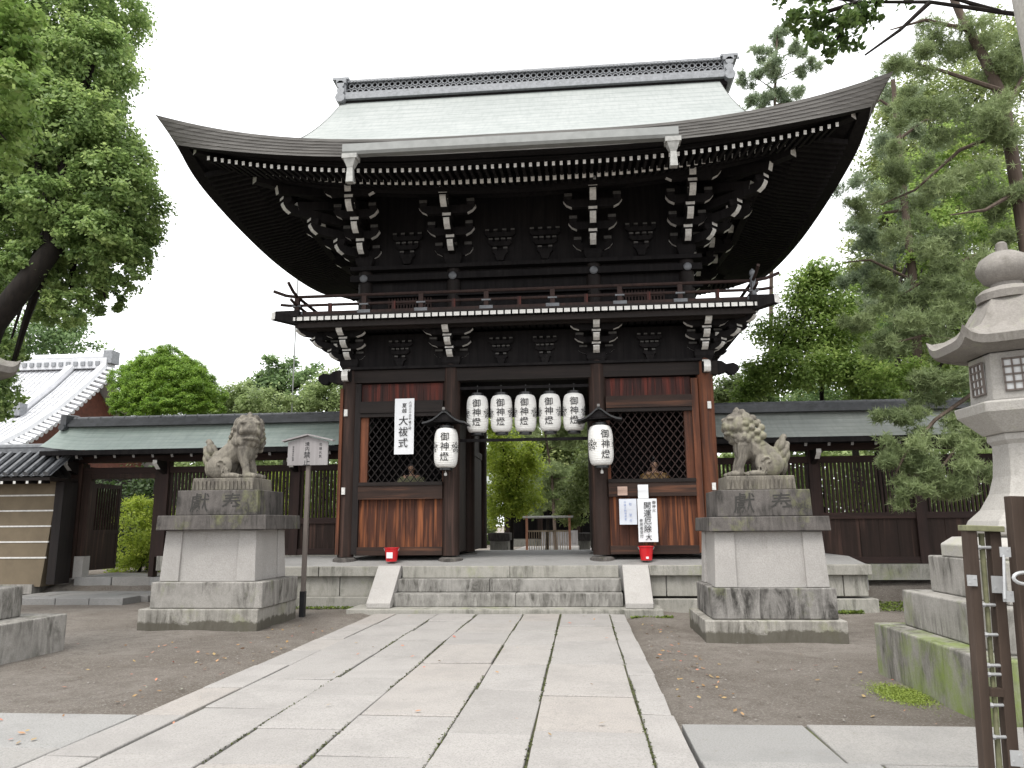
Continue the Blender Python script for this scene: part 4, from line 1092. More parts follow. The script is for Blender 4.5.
def pedestal(label, yf, rowpx, xpx, depth, zoff, mats, letters):
    """tiers measured on the photograph: rowpx = levels, xpx = left/right of each tier"""
    xs_ = [(at(a, y, yf).x, at(b, y, yf).x) for a, b, y in xpx]; zs = [at(*p, yf).z for p in rowpx]
    for _ in range(4):
        w0 = xs_[0][1]-xs_[0][0]; ys = [yf+max(0, (w0-(b-a))/2) for a, b in xs_]
        xs_ = [(at(a, y, q).x, at(b, y, q).x) for (a, b, y), q in zip(xpx, ys)]
        zs = [at(*rowpx[0], ys[0]).z]+[at(*p, q).z for p, q in zip(rowpx[1:], ys)]
    cx = sum(xs_[0])/2; og = (cx, yf+depth/2, zs[0])
    t = thing('stone_pedestal', label, 'pedestal', og)
    w0 = xs_[0][1]-xs_[0][0]; cy = yf+depth/2
    names = ['base_step', 'lower_course', 'shaft', 'cornice', 'inscribed_block', 'plinth']
    res = []
    for i, nme in enumerate(names):
        x0, x1 = xs_[i]; w = x1-x0; c = (x0+x1)/2; d = depth-(w0-w)*1.0
        z0, z1 = zs[i], zs[i+1]-.004
        if i == 2:     # panel with corner pilasters
            mb = MB(); mb.taper((c, cy), w-.08, d-.08, w-.12, d-.12, z0, z1); p = mb.build('shaft', mats[2], t, og)
            for sx in (-1, 1):
                for sy in (-1, 1):
                    q = MB(); q.taper((c+sx*(w/2-.15), cy+sy*(d/2-.15)), .30, .30, .27, .27, z0, z1-.002); q.v = [(a-(sx*.02 if zz > z0+.1 else 0), bq-(sy*.02 if zz > z0+.1 else 0), zz) for a, bq, zz in q.v]
                    q.build('pilaster', M['stone'], p, og, bevel=.01)
        elif i in (0, 1):
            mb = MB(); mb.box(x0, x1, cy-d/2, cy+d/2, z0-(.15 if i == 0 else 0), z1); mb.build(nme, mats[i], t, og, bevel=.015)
        else:
            mb = MB(); mb.taper((c, cy), w, d, w-.02, d-.02, z0, z1); p = mb.build(nme, mats[i], t, og, bevel=.012)
            if i == 4 and letters:
                L = MB(); yy = cy-d/2-.0; hgt = (z1-z0)
                for ch, fx in zip(letters, (.29, .68)):
                    write(L, ch, lambda a, b_: (x0+w*fx+a, yy-.0035+(.01*(b_+hgt/2)/hgt), z0+hgt*.5+b_), hgt*.82, slant=.06)
                L.build('inscription', M['carve'], p, og, normals=False)
            if i == 5:
                L = MB(); m = 16
                for k in range(m): L.taper((x0+(k+.5)*w/m, cy-d/2-.004), w/m*.7, .02, w/m*.4, .02, z0+.01, z1-.05)
                L.build('carved_band', mats[5], p, og)
        res.append((c, cy, zs[i+1], w))
    return t, res
pl, rl_ = pedestal('tall stone pedestal on the left, next to the sign pole, pale shaft with grey cornice', -3.9,
    [(200,634),(200,609),(200,582),(200,530),(200,515),(200,490),(200,478)],
    [(137,257,621),(150,262,597),(161,256,556),(156,266,522),(176,258,502),(192,254,484)], 1.55, 0,
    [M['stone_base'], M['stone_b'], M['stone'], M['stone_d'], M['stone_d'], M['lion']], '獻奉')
pr, rr_ = pedestal('tall stone pedestal on the right with black stained lower courses and mossy cornice', -4.35,
    [(780,645),(780,620.5),(780,588),(780,531),(780,516),(780,489),(780,475)],
    [(706,849,635),(712,838,606),(714,828,562),(709,831,524),(717,812,503),(726,796,483)], 1.55, 0,
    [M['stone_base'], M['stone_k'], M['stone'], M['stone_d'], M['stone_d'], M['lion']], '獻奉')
c = rl_[5]; lion('guardian_lion', 'weathered stone lion turning its head to the viewer on the left pedestal', (c[0]+.0, c[1], c[2]-.012), 0, -1.05, True, .99)
c = rr_[5]; lion('guardian_lion', 'weathered stone lion in profile facing the gate on the right pedestal', (c[0]+.02, c[1], c[2]-.012), PI, .30, False, .94)

# ================================================================== STONE LANTERNS
def stone_lantern(label, cx, cy, half, levels, heavy):
    og = (cx, cy, -.08); t = thing('stone_lantern', label, 'lantern', og)
    z0 = -.2
    for i, (h, z1) in enumerate(zip(half, levels)):
        mb = MB()
        zz = z0 if i == 0 else z0+.003
        for (xa, xb) in ((cx-h, cx-h*.1), (cx-h*.1+.006, cx+h)): mb.box(xa, xb, cy-h, cy+h, zz, z1)
        mb.build('step', M['stone_m'] if i == 0 and heavy else M['stone_b'], t, og, bevel=.015); z0 = z1
    hx = lambda prof, m, nme, par=t, bv=.006, n=6, rot=-PI/6, sm=False: (lambda b: (b.lathe((cx, cy, 0), prof, n, 0, rot), b.build(nme, m, par, og, bevel=bv, smooth=sm))[1])(MB())
    b0 = levels[-1]
    hx([(min(.84, half[2]*1.15), b0+.003), (min(.84, half[2]*1.15), b0+.12), (.72 if heavy else .5, b0+.19)], M['stone_l'], 'base', bv=.012)
    z = b0+.19
    prof = [(.52, z), (.58, z+.03), (.60, z+.09), (.57, z+.15), (.46, z+.25), (.37, z+.40), (.32, z+.56), (.30, z+.74), (.295, z+.86), (.33, z+.90), (.33, z+.96)]
    if not heavy: z0_ = z; prof = [(r_, z0_+(q_-z0_)*1.28) for r_, q_ in prof]
    hx(prof, M['stone_l'], 'shaft')
    z = prof[-1][1]
    hx([(.36, z+.002), (.56, z+.19), (.58, z+.28), (.47, z+.30)], M['stone_l'], 'platform', bv=.012)
    z += .30
    body = hx([(.43, z+.002), (.405, z+.46)], M['stone_l'], 'light_box', bv=.012)
    for k in range(6):
        a = PI/3*k; n = Vector((math.cos(a), math.sin(a), 0)); s_ = Vector((-n.y, n.x, 0)); ap = .366
        w = MB(); c0 = Vector((cx, cy, z+.235))+n*ap
        w.bar(c0-Vector((0,0,.14))+n*.006, c0+Vector((0,0,.14))+n*.006, .21, .012, 1, None, n)
        for u in (-.105, -.035, .035, .105): w.bar(c0+s_*u-Vector((0,0,.155))+n*.018, c0+s_*u+Vector((0,0,.155))+n*.018, .016, .02, 0, None, n)
        for v in (-.15, -.075, 0, .075, .15): w.bar(c0-s_*.112+Vector((0,0,v))+n*.02, c0+s_*.112+Vector((0,0,v))+n*.02, .016, .016, 0)
        w.build('lattice_window', [M['signpole'], M['glass']], body, og)
    z += .46
    # hexagonal roof, hollow slopes, corners curled up
    mb = MB(); vs = []; NS = 8; NA = 12
    rad = [.755, .70, .59, .48, .40, .345, .30, .265, .25]; hz_ = [.12, .13, .17, .245, .34, .43, .50, .555, .575]
    for j in range(9):
        for k in range(6):
            a0, a1 = PI/3*k-PI/6, PI/3*(k+1)-PI/6; p, q = Vector((math.cos(a0), math.sin(a0), 0)), Vector((math.cos(a1), math.sin(a1), 0))
            for i in range(NA):
                t_ = i/NA; v = p.lerp(q, t_)*rad[j]; e = abs(2*t_-1)
                vs.append((cx+v.x, cy+v.y, z+hz_[j]+ .11*e**5*max(0, 1-j/4)**1.5+.02*e**10*(j < 6)))
    K = 6*NA; under = []
    for (r_, zz, lf) in ((.735, .045, .13), (.69, .05, .08), (.42, .002, 0)):
        for k in range(6):
            a0, a1 = PI/3*k-PI/6, PI/3*(k+1)-PI/6; p, q = Vector((math.cos(a0), math.sin(a0), 0)), Vector((math.cos(a1), math.sin(a1), 0))
            for i in range(NA):
                t_ = i/NA; v = p.lerp(q, t_)*r_; e = abs(2*t_-1); under.append((cx+v.x, cy+v.y, z+zz+lf*.65*e**5))
    allv = under[::-1][:0]+under[2*K:]+under[K:2*K]+under[:K]+vs
    mb.add(allv, [(j*K+i, j*K+(i+1)%K, (j+1)*K+(i+1)%K, (j+1)*K+i) for j in range(11) for i in range(K)]+[tuple(range(11*K, 12*K))])
    mb.build('roof', M['stone_r'], t, og, smooth=True)
    z += .575
    mb = MB(); mb.lathe((cx, cy, z), [(.27, -.02), (.28, .05), (.23, .10), (.14, .13), (.14, .16), (.20, .20), (.245, .28), (.25, .34), (.21, .42), (.12, .48), (.055, .50), (.05, .58), (.03, .60), (0, .60)], 24)
    mb.build('finial', M['stone_r'], t, og, smooth=True)
    return t
stone_lantern('tall hexagonal stone lantern on mossy steps behind the brown timber barrier', 5.36, -7.50, (1.16, .93, .72), (.44, .80, 1.16), 1)
stone_lantern('tall stone lantern at the left edge, only its stepped base and roof corner showing', -6.56, -6.75, (1.1, .74, .47), (.44, .81, 1.18), 0)

# ================================================================== SIGN BOARD, BUCKETS, NOTICES
og = (-3.65, -2.2, 0)
sg = thing('notice_board', 'grey wooden notice board with peaked top on a thin pole', 'sign', og)
mb = MB(); mb.bar((-3.655, -2.2, -.05), (-3.65, -2.2, 2.75), .075, .065); mb.build('pole', M['signpole'], sg, og)
mb = MB(); mb.bar((-3.655, -2.2, -.02), (-3.655, -2.2, .42), .095, .085); mb.build('pole_foot', M['ironmetal'], sg, og)
mb = MB(); mb.prism([(-.36, 2.56), (.36, 2.56), (.36, 2.97), (0, 3.07), (-.36, 2.97)], (-3.65, -2.255, 0), (1,0,0), (0,0,1), (0,1,0), .035); bd = mb.build('board', M['signwood'], sg, og)
mb = MB()
for sx in (-1, 1): mb.bar((-3.65, -2.26, 3.095), (-3.65+sx*.46, -2.26, 2.985), .13, .025)
mb.build('board_cap', M['signwood'], bd, og)
mb = MB(); f = lambda cx, top: (lambda a, b: (cx+a, -2.276, top+b))
write(mb, '境内', f(-3.66, 2.93), .085, 1.0); write(mb, '禁止', f(-3.66, 2.74), .125, 1.0)
write(mb, '花壇火気', f(-3.42, 2.92), .055, 1.25); write(mb, '参拝者以外駐車', f(-3.91, 2.88), .036, 1.05)
mb.build('lettering', M['ink'], bd, og, normals=False)
for x, lab in ((-2.60, 'red plastic bucket with white label below the left lattice window'), (2.31, 'red plastic bucket below the white notices on the right')):
    og = (x, -.33, .825); t = thing('fire_bucket', lab, 'bucket', og)
    mb = MB(); mb.lathe(og, [(.105, 0), (.135, .245), (.148, .25), (.148, .262), (.13, .262), (.10, .02), (0, .02)], 24); mb.build('body', M['redplastic'], t, og, smooth=True)
    mb = MB(); mb.tube([(x+.15*math.cos(a), -.33-.02, og[2]+.25-.10*math.sin(a)) for a in [PI*k/8 for k in range(9)]], .006, 6); mb.build('handle', M['silver'], t, og)
    if x < 0:
        mb = MB(); mb.cbox((x-.01, -.33-.125, og[2]+.12), .12, .008, .11); mb.build('label', M['wpaper'], t, og)
    else:
        mb = MB(); mb.cbox((x+.01, -.33-.113, og[2]+.05), .05, .008, .04); mb.build('label', M['wpaper'], t, og)
def poster(name, label, x0, x1, z0, z1, y, mat, cols, ink='ink'):
    mb = MB(); n = 5; vs = []
    for i in range(n+1):
        z = z0+(z1-z0)*i/n; e = .008*math.sin(i*1.3)
        vs += [(x0, y+e, z), (x1, y+e*.6, z), (x1, y+e*.6+.004, z), (x0, y+e+.004, z)]
    mb.add(vs, [(4*i+j, 4*i+(j+1)%4, 4*i+4+(j+1)%4, 4*i+4+j) for i in range(n) for j in range(4)]+[(0,1,2,3), (4*n, 4*n+3, 4*n+2, 4*n+1)])
    og = ((x0+x1)/2, y, z0); o = mb.build(name, mat, None, og); tag(o, label, 'notice')
    L = MB()
    for txt, cx, top, size, pitch in cols:
        write(L, txt, lambda a, b: (x0+(x1-x0)*cx+a, y-.013, z1-(z1-z0)*top+b-size*.55), size, pitch, slant=.05)
    if L.v: L.build('lettering', M[ink], o, og, normals=False)
    return o
poster('banner', 'tall white banner with brush lettering hung over the left lattice', -2.63, -2.23, 2.92, 4.06, -.19, M['wpaper'],
       [('六月三十日午後三時', .80, .05, .062, 1.06), ('夏越', .50, .08, .10, 1.05), ('大祓式', .46, .30, .205, 1.10)])
poster('notice', 'largest white notice, dense black lettering, above the right bucket', 2.19, 2.56, 1.16, 1.98, -.20, M['wpaper'],
       [('開運厄除', .50, .06, .15, .98), ('御神火', .84, .04, .07, 1.1), ('参拝者受付', .16, .46, .07, 1.05), ('大', .52, .80, .13, 1)])
poster('notice', 'pale bluish notice left of the large white one', 1.84, 2.175, 1.49, 1.98, -.185, M['bluepaper'],
       [('社務受付', .64, .14, .055, 1.9), ('午後三時参拝者', .34, .08, .045, 1.2)], 'blueink')
poster('notice', 'small blank white sheet above the large white notice', 2.21, 2.41, 1.985, 2.25, -.19, M['wpaper'], [])
poster('notice', 'small faded pink paper on the beam beside the right pillar', 1.82, 2.01, 2.05, 2.22, -.165, M['pinkpaper'], [])

# ================================================================== PAPER LANTERNS
def paper_lantern(name, label, loc, r, h, face, group, roofed=False, crest_turn=1.0):
    t = thing(name, label, 'lantern', loc, group)
    x, y, z = 0, 0, 0
    prof = []
    for i in range(49):
        u = -1+2*i/48; k = (1-abs(u)**3.6)**.42 if abs(u) < 1 else 0
        prof.append((max(.55, k*.45+.55)*r*1.0 - (.006 if i % 2 else 0), u*h/2))
    rmax = max(p[0] for p in prof)
    def rad(zz):
        u = min(1, abs(zz)/(h/2)); return max(.55, ((1-u**3.6)**.42 if u < 1 else 0)*.45+.55)*r+.009
    mb = MB(); mb.lathe((0,0,0), prof, 28); sh = mb.build('shade', M['paper'], t, smooth=True)
    for s in (-1, 1):
        mb = MB(); mb.lathe((0,0,s*h/2+(-.035 if s < 0 else 0)), [(r*.57, -.012), (r*.57, .05)], 20); mb.build('rim', M['blackmetal'], t, smooth=True)
    def wrap(theta0):
        return lambda a, b: ((lambda th, rr: (rr*math.sin(th), -rr*math.cos(th), b))(theta0+a/r, rad(b)))
    L = MB(); sz = h*.235
    for i, ch in enumerate('御神燈'):
        zc = h*.27-i*h*.255
        fn = wrap(face); write(L, ch, lambda a, b: fn(a, b+zc), sz)
    for ct in (face+crest_turn, face-crest_turn):
        fn = wrap(ct)
        def disc(cx, cz, rr, hole=0):
            k = 12; vs = []; fs = []
            for j in range(k): vs.append(fn(cx+rr*math.cos(2*PI*j/k), cz+rr*math.sin(2*PI*j/k)))
            if hole:
                for j in range(k): vs.append(fn(cx+hole*math.cos(2*PI*j/k), cz+hole*math.sin(2*PI*j/k)))
                fs = [(j, (j+1)%k, k+(j+1)%k, k+j) for j in range(k)]
            else: vs.append(fn(cx, cz)); fs = [(j, (j+1)%k, k) for j in range(k)]
            L.add(vs, fs)
        q = r*.30; disc(0, 0, q*.32)
        for j in range(5): disc(q*.95*math.sin(j*2*PI/5), q*.95*math.cos(j*2*PI/5), q*.42, q*.24)
        for j in range(10): disc(q*1.5*math.sin(j*2*PI/10), q*1.5*math.cos(j*2*PI/10), q*.13)
    L.build('lettering', M['ink'], sh, normals=False)
    mb = MB(); mb.tube([(0,0,h/2+.03), (0,0,h/2+(.10 if roofed else .22))], .012, 6); mb.build('hanger', M['blackmetal'], t)
    if roofed:
        rf = MB(); zt = h/2+.07
        prof = [(.0, .255), (.05, .235), (.13, .165), (.23, .092), (.34, .046), (.43, .03)]
        vs = []
        for (w, zz) in prof: vs += [(w*1.0, -.24-w*.1, zt+zz), (w, .26, zt+zz)]
        top = vs; k = len(prof)
        for sx in (-1, 1):
            rf.add([(sx*a, b_, c_) for a, b_, c_ in vs]+[(sx*a, b_, c_-.035) for a, b_, c_ in vs],
                   [(2*i, 2*i+2, 2*i+3, 2*i+1) for i in range(k-1)]+[(2*k+2*i, 2*k+2*i+1, 2*k+2*i+3, 2*k+2*i+2) for i in range(k-1)]+
                   [(2*i, 2*k+2*i, 2*k+2*i+2, 2*i+2) for i in range(k-1)]+[(2*i+1, 2*i+3, 2*k+2*i+3, 2*k+2*i+1) for i in range(k-1)]+[(2*k-2, 4*k-2, 4*k-1, 2*k-1)])
        rf.box(-.03, .03, -.27, .27, zt+.245, zt+.285)
        ro = rf.build('lantern_roof', M['blackmetal'], t)
        mb = MB(); mb.cbox((0, -.275, zt+.29), .05, .03, .05); mb.build('roof_finial', M['greyend'], ro)
        mb = MB(); mb.add([(-.26, -.20, zt+.075), (.26, -.20, zt+.075), (0, -.20, zt+.21)], [(0,1,2)]); mb.box(-.30, .30, -.2, .2, zt+.045, zt+.065); mb.build('lantern_roof_gable', M['black'], ro)
        mb = MB(); mb.bar((0, .05, zt+.05), (0, .42, zt+.05), .05, .05); mb.bar((0, .10, zt+.05), (0, .40, zt-.3), .03, .03); mb.build('arm', M['blackmetal'], t)
        mb = MB(); mb.tube([(0,0,-h/2-.04), (0,0,-h/2-.09)], .006, 5); mb.lathe((0,0,-h/2-.16), [(0, 0), (.026, .01), (.03, .04), (.02, .07), (0, .08)], 10); mb.build('weight', M['white'], t, smooth=True)
    return t
for i, px in enumerate((477.5, 501.5, 525.5, 550, 574)):
    x = at(px, 412, .05).x
    paper_lantern('paper_lantern', ('leftmost', 'second from left', 'middle', 'fourth from left', 'rightmost')[i]+' white paper lantern in the row across the gate passage', (x, .05, 3.735), .228, .765, 0, 'white paper lanterns in a row over the passage', crest_turn=1.12)
paper_lantern('paper_lantern', 'white paper lantern under a small black roof on the left pillar', (-1.525, -.42, 3.005), .240, .78, 0.1, 'lanterns on the pillars', True, 1.05)
paper_lantern('paper_lantern', 'white paper lantern under a small black roof on the right pillar', (1.515, -.42, 3.005), .244, .78, .42, 'lanterns on the pillars', True, 1.15)
for o_ in [q for q in COL.objects if q.name.startswith('paper_lantern')]: o_.rotation_euler = (R(random.uniform(-1.2, 1.2)), R(random.uniform(-1.3, 1.3)), R(random.uniform(-5, 5)))
mb = MB(); mb.bar((-1.33, .05, 3.20), (1.33, .05, 3.20), .05, .06); mb.bar((-1.33, .05, 4.28), (1.33, .05, 4.28), .05, .06); part(mb, 'lantern_rail', M['black'])
# ================================================================== TREES AND PLANTS
def crown(blobs, n, size, Y, dj=.6, clump=.20, fill=.55, squash=1.0):
    """leaf centres, normals, sizes and tones for a crown of ellipsoid masses measured on the photo"""
    C, N, V = [], [], []
    tot = sum(b[2]*b[3] for b in blobs)
    for b in blobs:
        px, py, rx, ry = b[:4]; Yb = Y+(b[4] if len(b) > 4 else random.uniform(-dj, dj))
        c = np.array(at(px, py, Yb)); sc = scale_at(Vector(c)); R3 = np.array([rx*sc, (rx+ry)*.5*sc*squash, ry*sc])
        m = int(n*b[2]*b[3]/tot); nc = max(6, int(m/70))
        d = RNG.normal(size=(nc, 3)); d /= np.linalg.norm(d, axis=1, keepdims=True)
        rad = fill+(1.02-fill)*RNG.random(nc)**.7
        cc = c+d*R3*rad[:, None]; tone = RNG.normal(.5, .16, nc)+.10*d[:, 2]*0
        idx = RNG.integers(0, nc, m)
        p = cc[idx]+RNG.normal(size=(m, 3))*(clump*R3.mean())*np.array([1, 1, .7])
        nn = d[idx]*.6+np.array([0, 0, .7])+RNG.normal(size=(m, 3))*.55
        C.append(p); N.append(nn); V.append(tone[idx]+RNG.normal(0, .14, m))
    C = np.concatenate(C); N = np.concatenate(N); V = np.concatenate(V)
    return C, N, V
def grow(name, label, cat, Y, blobs, n, size, mat, trunk=None, group=None, tr=.12, bark='bark', limbs=True, **k):
    """a tree: trunk with limbs reaching into the crown, and a crown of small leaf faces"""
    lo = min(at(b[0], b[1], Y).z for b in blobs)
    if trunk is None:
        bx_ = sum(b[0] for b in blobs)/len(blobs); p = at(bx_, 500, Y); trunk = [(p.x, Y, .35), (p.x+.1, Y, lo)]
    else:
        trunk = [tuple(p) if len(p) == 3 and abs(p[0]) < 60 and p[2] < 40 and not isinstance(p, list) else tuple(at(p[0], p[1], Y+p[2])) for p in trunk]
    t = thing(name, label, cat, trunk[0], group); og = trunk[0]
    C, N, V = crown(blobs, n, size, Y, **k)
    sz = RNG.uniform(.6, 1.25, len(C))*size
    leafmesh('crown', mat, C, N, sz, V, t, org=og)
    mb = MB(); kq = len(trunk)
    mb.tube(trunk, [tr*(1-.55*i/max(1, kq-1)) for i in range(kq)], 10)
    if limbs:
        for b in blobs:
            e = at(b[0], b[1], Y+(b[4] if len(b) > 4 else 0)); q = Vector(trunk[random.randint(max(0, kq//2), kq-1)])
            m_ = q.lerp(e, .5)+Vector((random.uniform(-.15, .15), random.uniform(-.15, .15), random.uniform(0, .25)))
            mb.tube([q, m_, e], [tr*.38, tr*.26, tr*.08], 6)
    mb.build('trunk', M[bark], t, og, smooth=True)
    return t
def needles(name, mat, blobs, n, L, Y, parent, og, dj=.5, per=11, fill=.3, up=.5, shape=None):
    """pine foliage: starry tufts of thin needles gathered in flat sprays"""
    C, N, V = crown(blobs, n, L, Y, dj, .20, fill)
    m = len(C); d = RNG.normal(size=(m, per, 3)); d[:, :, 2] += up; d /= np.linalg.norm(d, axis=2, keepdims=True)
    s_ = np.cross(d, RNG.normal(size=(m, per, 3))); s_ /= np.maximum(np.linalg.norm(s_, axis=2, keepdims=True), 1e-6)
    ln = L*RNG.uniform(.7, 1.2, (m, per, 1)); w = .0085*(L/.13)
    c = C[:, None, :]
    P = np.stack([c+d*.01+s_*w, c+d*.01-s_*w, c+d*ln], 2).reshape(-1, 3)-np.array(og)
    k = m*per; me = bpy.data.meshes.new(name)
    me.vertices.add(k*3); me.vertices.foreach_set('co', P.astype(np.float32).ravel())
    me.loops.add(k*3); me.loops.foreach_set('vertex_index', np.arange(k*3, dtype=np.int32))
    me.polygons.add(k); me.polygons.foreach_set('loop_start', (np.arange(k)*3).astype(np.int32))
    me.update(calc_edges=True)
    a = me.attributes.new('var', 'FLOAT', 'FACE'); a.data.foreach_set('value', np.clip(np.repeat(V, per), 0, 1).astype(np.float32))
    me.materials.append(mat); o = bpy.data.objects.new(name, me); COL.objects.link(o); o.parent = parent
    return o
def pine(name, label, Y, trunk, branches, blobs, n, L, mat, tr, group=None, **k):
    tk = [tuple(at(*p[:2], Y+p[2])) if len(p) == 3 else tuple(p[0]) for p in trunk]; og = tk[0]
    t = thing(name, label, 'tree', og, group)
    mb = MB(); kq = len(tk); mb.tube(tk, [tr*(1-.6*i/(kq-1)) for i in range(kq)], 10)
    for br in branches:
        pts = [at(p[0], p[1], Y+(p[2] if len(p) > 2 else 0)) for p in br]; mb.tube(pts, [tr*.34*(1-.75*i/(len(pts)-1)) for i in range(len(pts))], 6)
    mb.build('trunk', M['pinebark'], t, og, smooth=True)
    needles('crown', mat, blobs, n, L, Y, t, og, **k)
    return t
# ---- left side
g0 = (-11.2, -2.0, 0)
grow('camphor_tree', 'big dark evergreen tree leaning in from the left, thick forked trunk', 'tree', -2.2,
     [(60,25,55,45),(105,15,40,40),(25,70,45,60),(85,85,38,45),(60,140,55,45),(110,165,38,42),(120,215,42,42),(75,205,50,42),(30,190,45,50),(118,262,30,32),(88,268,26,24),(30,262,26,26,-.8),(105,298,18,18),(70,305,24,18),(130,240,26,26),(-30,120,60,110),(-50,260,50,60),(80,130,46,40,-.7),(45,110,40,44,-.8),(90,60,44,40,-.6),(110,185,40,34,-.7),(45,205,34,26,-1.1),(95,235,34,26,-.9),(60,275,30,22,-.4),(20,235,40,40,1.5),(25,290,36,28,2.0),(62,315,30,14,2.4),(8,350,16,22),(4,395,16,26),(-25,380,30,50)],
     210000, .044, M['leaf_camphor'],
     [(-10.9,-2.6,-.1), (-10.2,-2.8,2.2), tuple(at(-8,325,-3.1)), tuple(at(22,288,-3.2)), tuple(at(50,252,-3.1)), tuple(at(74,222,-2.5)), tuple(at(84,165,-1.6)), tuple(at(80,70,-1.2))], tr=.25, clump=.125, fill=.55)
grow('young_leafed_branch', 'bright young leaves hanging in at the upper left corner', 'tree', -7.6,
     [(10,35,24,38),(14,95,22,36),(6,140,22,34),(16,62,20,26),(-20,90,40,80),(4,15,26,25)], 5200, .046, M['leaf_near'],
     [(-9.2,-7.6,0), (-8.6,-7.6,3.5), tuple(at(-30,120,-7.6)), tuple(at(0,40,-7.6))], tr=.11, clump=.22, fill=.2, dj=.25)
yb = [(166,384,42,27,.3),(166,402,50,13,.3)]; yr = random.Random(3)
for ring_, (cy, rx, m, r) in enumerate(((354,14,3,15),(364,30,5,16),(376,40,6,17),(388,46,6,16),(398,48,6,15),(407,48,6,12))):
    for k in range(m):
        u = -1+2*(k+.5)/m; yb.append((166+rx*u+yr.uniform(-4,4), cy+abs(u)*5+yr.uniform(-3,3), r*yr.uniform(.95,1.35), r*.62, -1.5*math.sqrt(max(0,1-u*u))*(.4+.12*ring_)))
grow('clipped_yew', 'rounded cloud clipped evergreen behind the left wing wall', 'tree', 5.0, yb, 230000, .021, M['leaf_clip'], [(-10.6,5,.3),(-10.6,5,2.6),(-10.6,5.1,4.2)], tr=.16, clump=.11, fill=.90, limbs=False)
for (lab, Y, bl, n, s_, mt) in (
    ('tall thin crowned tree behind the mast, left of the gate', 17, [(268,372,14,20),(285,385,28,24),(262,392,26,22),(310,388,22,24),(288,370,10,14)], 9000, .085, 'leaf_bg'),
    ('pale leafed bush right beside the clipped evergreen', 9, [(240,398,26,18),(262,404,30,15),(228,408,20,12)], 6000, .06, 'leaf_pale'),
    ('pale yellowish tree touching the left edge of the gate', 10, [(325,400,28,20),(340,392,22,24),(302,408,22,12)], 7000, .065, 'leaf_pale'),
    ('distant tree showing above the tiled hall roof', 24, [(35,338,40,22),(75,342,28,18),(10,340,30,28),(60,328,22,14)], 9000, .10, 'leaf_bg')):
    grow('broadleaf_tree', lab, 'tree', Y, bl, n, s_, M[mt], tr=.18, clump=.18, fill=.4, group='trees behind the left wing wall')
grow('maple_tree', 'yellow green garden maple seen through the open side gateway', 'tree', 4.2,
     [(140,535,24,28),(125,560,18,20),(150,512,16,18),(132,505,14,14),(155,560,18,22),(165,530,18,30)], 13000, .036, M['leaf_yellow'], tr=.05, clump=.2, fill=.25, dj=.3)
grow('garden_tree', 'dark tree standing behind the yellow green maple', 'tree', 7.5,
     [(110,510,30,38),(150,500,34,38),(130,560,40,26),(170,540,30,40),(90,540,20,40)], 11000, .07, M['leaf_dark'], tr=.12, clump=.2, fill=.3)
# ---- right side
pine('tall_conifer', 'slender pale conifer rising behind the right end of the ridge', 16,
     [(770,420,0),(772,200,0),(776,60,0),(778,25,0)], [[(774,90),(748,72)],[(775,80),(812,62)],[(776,60),(758,48)],[(776,62),(800,46)],[(774,105),(812,100)],[(774,100),(744,98)],[(771,150),(830,140)]],
     [(778,38,10,14),(760,55,14,9),(796,52,14,9),(748,78,14,9),(772,72,16,14),(806,70,14,10),(790,92,20,12),(760,98,22,10),(812,102,14,8),(800,125,30,12),(750,118,18,9)], 2300, .26, M['leaf_pine2'], .09, per=10)
grow('broadleaf_tree', 'tall green tree filling the back behind the right pine', 'tree', 12,
     [(905,100,26,34),(885,165,24,30),(875,300,30,40),(900,130,30,40),(950,110,50,50),(1000,170,50,60),(930,190,50,45),(890,220,36,36),(980,260,60,50),(920,280,50,42),(1010,330,50,60),(870,265,30,30),(960,350,60,45),(890,345,45,36),(1010,60,40,50)], 100000, .072, M['leaf_mid'],
     [(11.8,12,.3),(11.9,12,4),(12.3,12,9),(12.8,12,13)], tr=.26, clump=.18, fill=.35, group='trees behind the right wing wall')
grow('broadleaf_tree', 'lighter green tree high between the eave tip and the pine trunk', 'tree', 7,
     [(925,170,34,26),(960,140,34,26),(985,190,36,26),(905,205,24,18),(1010,215,30,30),(945,225,36,22)], 16000, .058, M['leaf_maple'],
     [(10.2,7,.3),(10.2,7,4),(10.4,7,8)], tr=.14, clump=.2, fill=.3, group='trees behind the right wing wall')
grow('broadleaf_tree', 'dark dense tree low behind the right wing roof', 'tree', 9,
     [(850,385,46,30),(900,395,46,28),(960,390,50,34),(1010,390,40,40),(880,330,40,34),(800,400,36,16),(760,402,24,12)], 30000, .055, M['leaf_bg'],
     [(9.6,9,.3),(9.6,9,4)], tr=.2, clump=.2, fill=.3, group='trees behind the right wing wall')
grow('maple_tree', 'bright green maple with a slim trunk above the right wing roof', 'tree', 5.2,
     [(815,300,36,26),(780,335,30,24),(835,335,40,28),(800,370,44,24),(765,375,24,20),(855,372,40,24),(860,305,22,22),(825,275,24,16),(745,395,18,14),(875,395,30,16)], 38000, .052, M['leaf_maple'],
     [(7.0,5.2,.3), tuple(at(822,405,5.2)), tuple(at(820,330,5.2)), tuple(at(812,275,5.2))], tr=.07, clump=.2, fill=.25)
grow('pale_shrub', 'pale leafed shrub between the gate and the maple', 'tree', 8.5,
     [(735,390,22,18),(722,398,14,14),(758,392,18,14)], 5000, .06, M['leaf_pale'], tr=.06, clump=.2, fill=.35)
